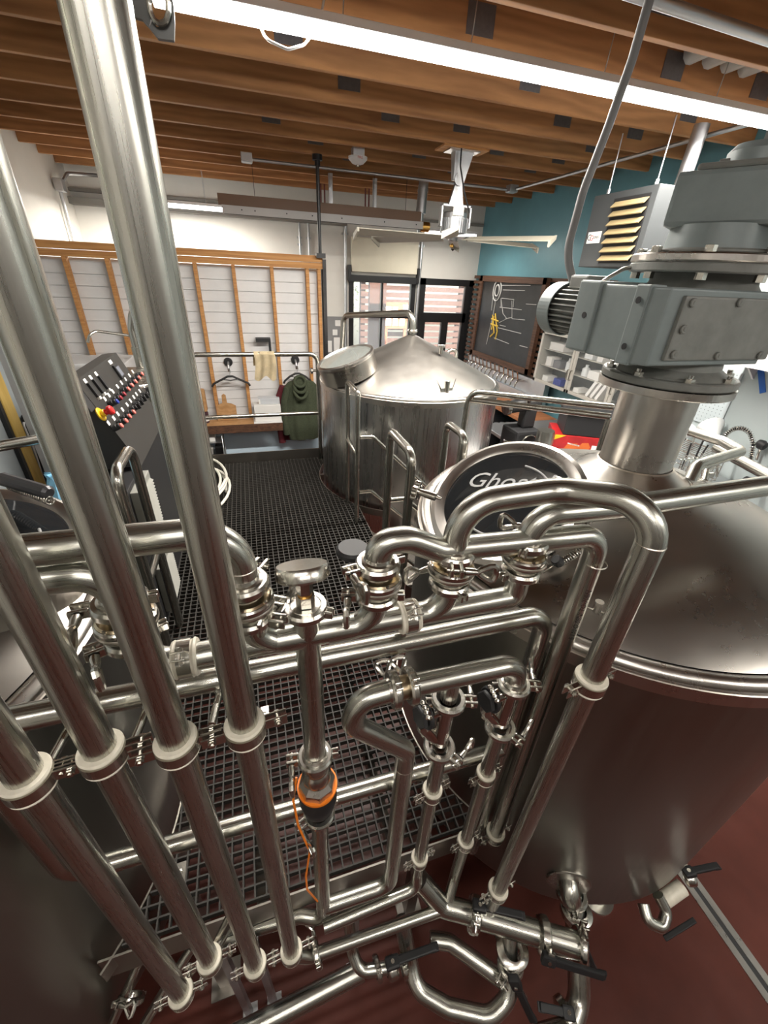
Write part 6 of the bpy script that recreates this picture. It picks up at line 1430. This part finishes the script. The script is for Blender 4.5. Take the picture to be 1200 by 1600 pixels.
# bits at the lower right edge of the tank
bfly(p(1078, 1372, 0.55), V(0.6, -0.3, 0.3), p(1140, 1350, 0.62)-p(1085, 1362, 0.62), 0.14, 'small butterfly valve with a black lever on the lower right edge of the tank', 0.03)
el = empty('outlet_elbow', p(1020, 1420, 0.5), 'curved steel elbow outlet under the front edge of the right tank', 'pipe')
bm = B(); tube(bm, [p(1005, 1412, 0.5), p(1012, 1440, 0.48), p(1035, 1450, 0.46), p(1042, 1425, 0.48), p(1028, 1398, 0.52)], 0.022, 0.03, 16); obj('tube', bm, PIPE, el)
bm = B(); box(bm, p(1062, 1452, 0.46), (0.012, 0.02, 0.15), Matrix.Rotation(0.9, 3, 'Y'), 0.004); obj('black_lever', bm, BLACK, el, label='black lever')
bm = B(); tube(bm, [p(1035, 1408, 0.47), p(1066, 1386, 0.5)], 0.030, seg=20); thing('white_drain_stub', bm, NYLON, 'white plastic drain stub under the front edge of the right tank', 'pipe')
# floor trench drain
td = empty('trench_drain', p(1150, 1480, 0.0), 'narrow steel trench drain with a dark slot in the red floor', 'drain')
a0, a1 = p(1085, 1385, 0), p(1230, 1590, 0); dd = (a1-a0).normalized(); a0 = a0-dd*1.2; ww = V(-dd.y, dd.x, 0)
bm = B()
for s in (-1, 1): hexa(bm, [a0+ww*s*0.012, a1+ww*s*0.012, a1+ww*s*0.045, a0+ww*s*0.045, a0+ww*s*0.012+V(0, 0, .004), a1+ww*s*0.012+V(0, 0, .004), a1+ww*s*0.045+V(0, 0, .004), a0+ww*s*0.045+V(0, 0, .004)])
obj('steel_edges', bm, TANKB, td)
bm = B(); hexa(bm, [a0-ww*0.012, a1-ww*0.012, a1+ww*0.012, a0+ww*0.012, a0-ww*0.012+V(0, 0, .002), a1-ww*0.012+V(0, 0, .002), a1+ww*0.012+V(0, 0, .002), a0+ww*0.012+V(0, 0, .002)]); obj('slot', bm, BLACK, td, label='dark slot')
# low pipes at the lower left, under the left tank
pipe('under_tank_pipe', [p(175, 1600, 0.55), p(212, 1515, 0.70), p(232, 1470, 0.78)], 0.014, 'slim bright pipe slanting under the left tank', 0.03)
pipe('under_tank_pipe', [p(225, 1600, 0.50), p(262, 1540, 0.62), p(300, 1480, 0.70)], 0.016, 'second slim pipe slanting under the left tank, nearer the uprights', 0.03)
clamp(p(205, 1560, 0.62), V(0.3, 0.8, 0.4), 1.2, 'wing-nut clamp hanging by the slim pipe under the left tank')
pipe('cross_pipe', [p(340, 1475, 0.72), p(400, 1450, 0.74), p(470, 1430, 0.75), p(505, 1435, 0.74), p(508, 1415, 0.80)], 0.024, 'horizontal pipe behind the feet of the upright pipes', 0.05)
clamp(p(495, 1490, 0.72), V(1, 0.1, 0.1), -0.8, 'flat clamp on the sloping slim pipe near the rightmost upright'); 
lnk = empty('bracket_strut', p(310, 1500, 0.8), 'angled steel strut joining the brackets at the feet of the two left uprights', 'strut')
bm = B(); tube(bm, [(-0.40, 0.535, 0.80), (-0.31, 0.54, 0.93), (-0.24, 0.60, 1.0)], 0.009, 0, 10); tube(bm, [(-0.25, 0.61, 0.86), (-0.30, 0.53, 0.92)], 0.006, 0, 8); obj('rod', bm, CAST, lnk)
for x in (-0.30, -0.20, 0.15):
    bm = B(); bb(bm, (x-0.012, 0.55, 0), (x+0.012, 0.575, 0.78)); bb(bm, (x-0.03, 0.53, 0), (x+0.03, 0.595, 0.01)); thing('support_post', bm, GALV, {-0.30: 'slim galvanised support leg under the bracket of the second upright pipe', -0.20: 'slim galvanised support leg under the bracket of the third upright pipe', 0.15: 'slim galvanised support leg below the platform front edge, in the middle'}[x], 'post')

# tidy helper properties
for o in bpy.data.objects:
    if '_b' in o: del o['_b']
S.camera = cam
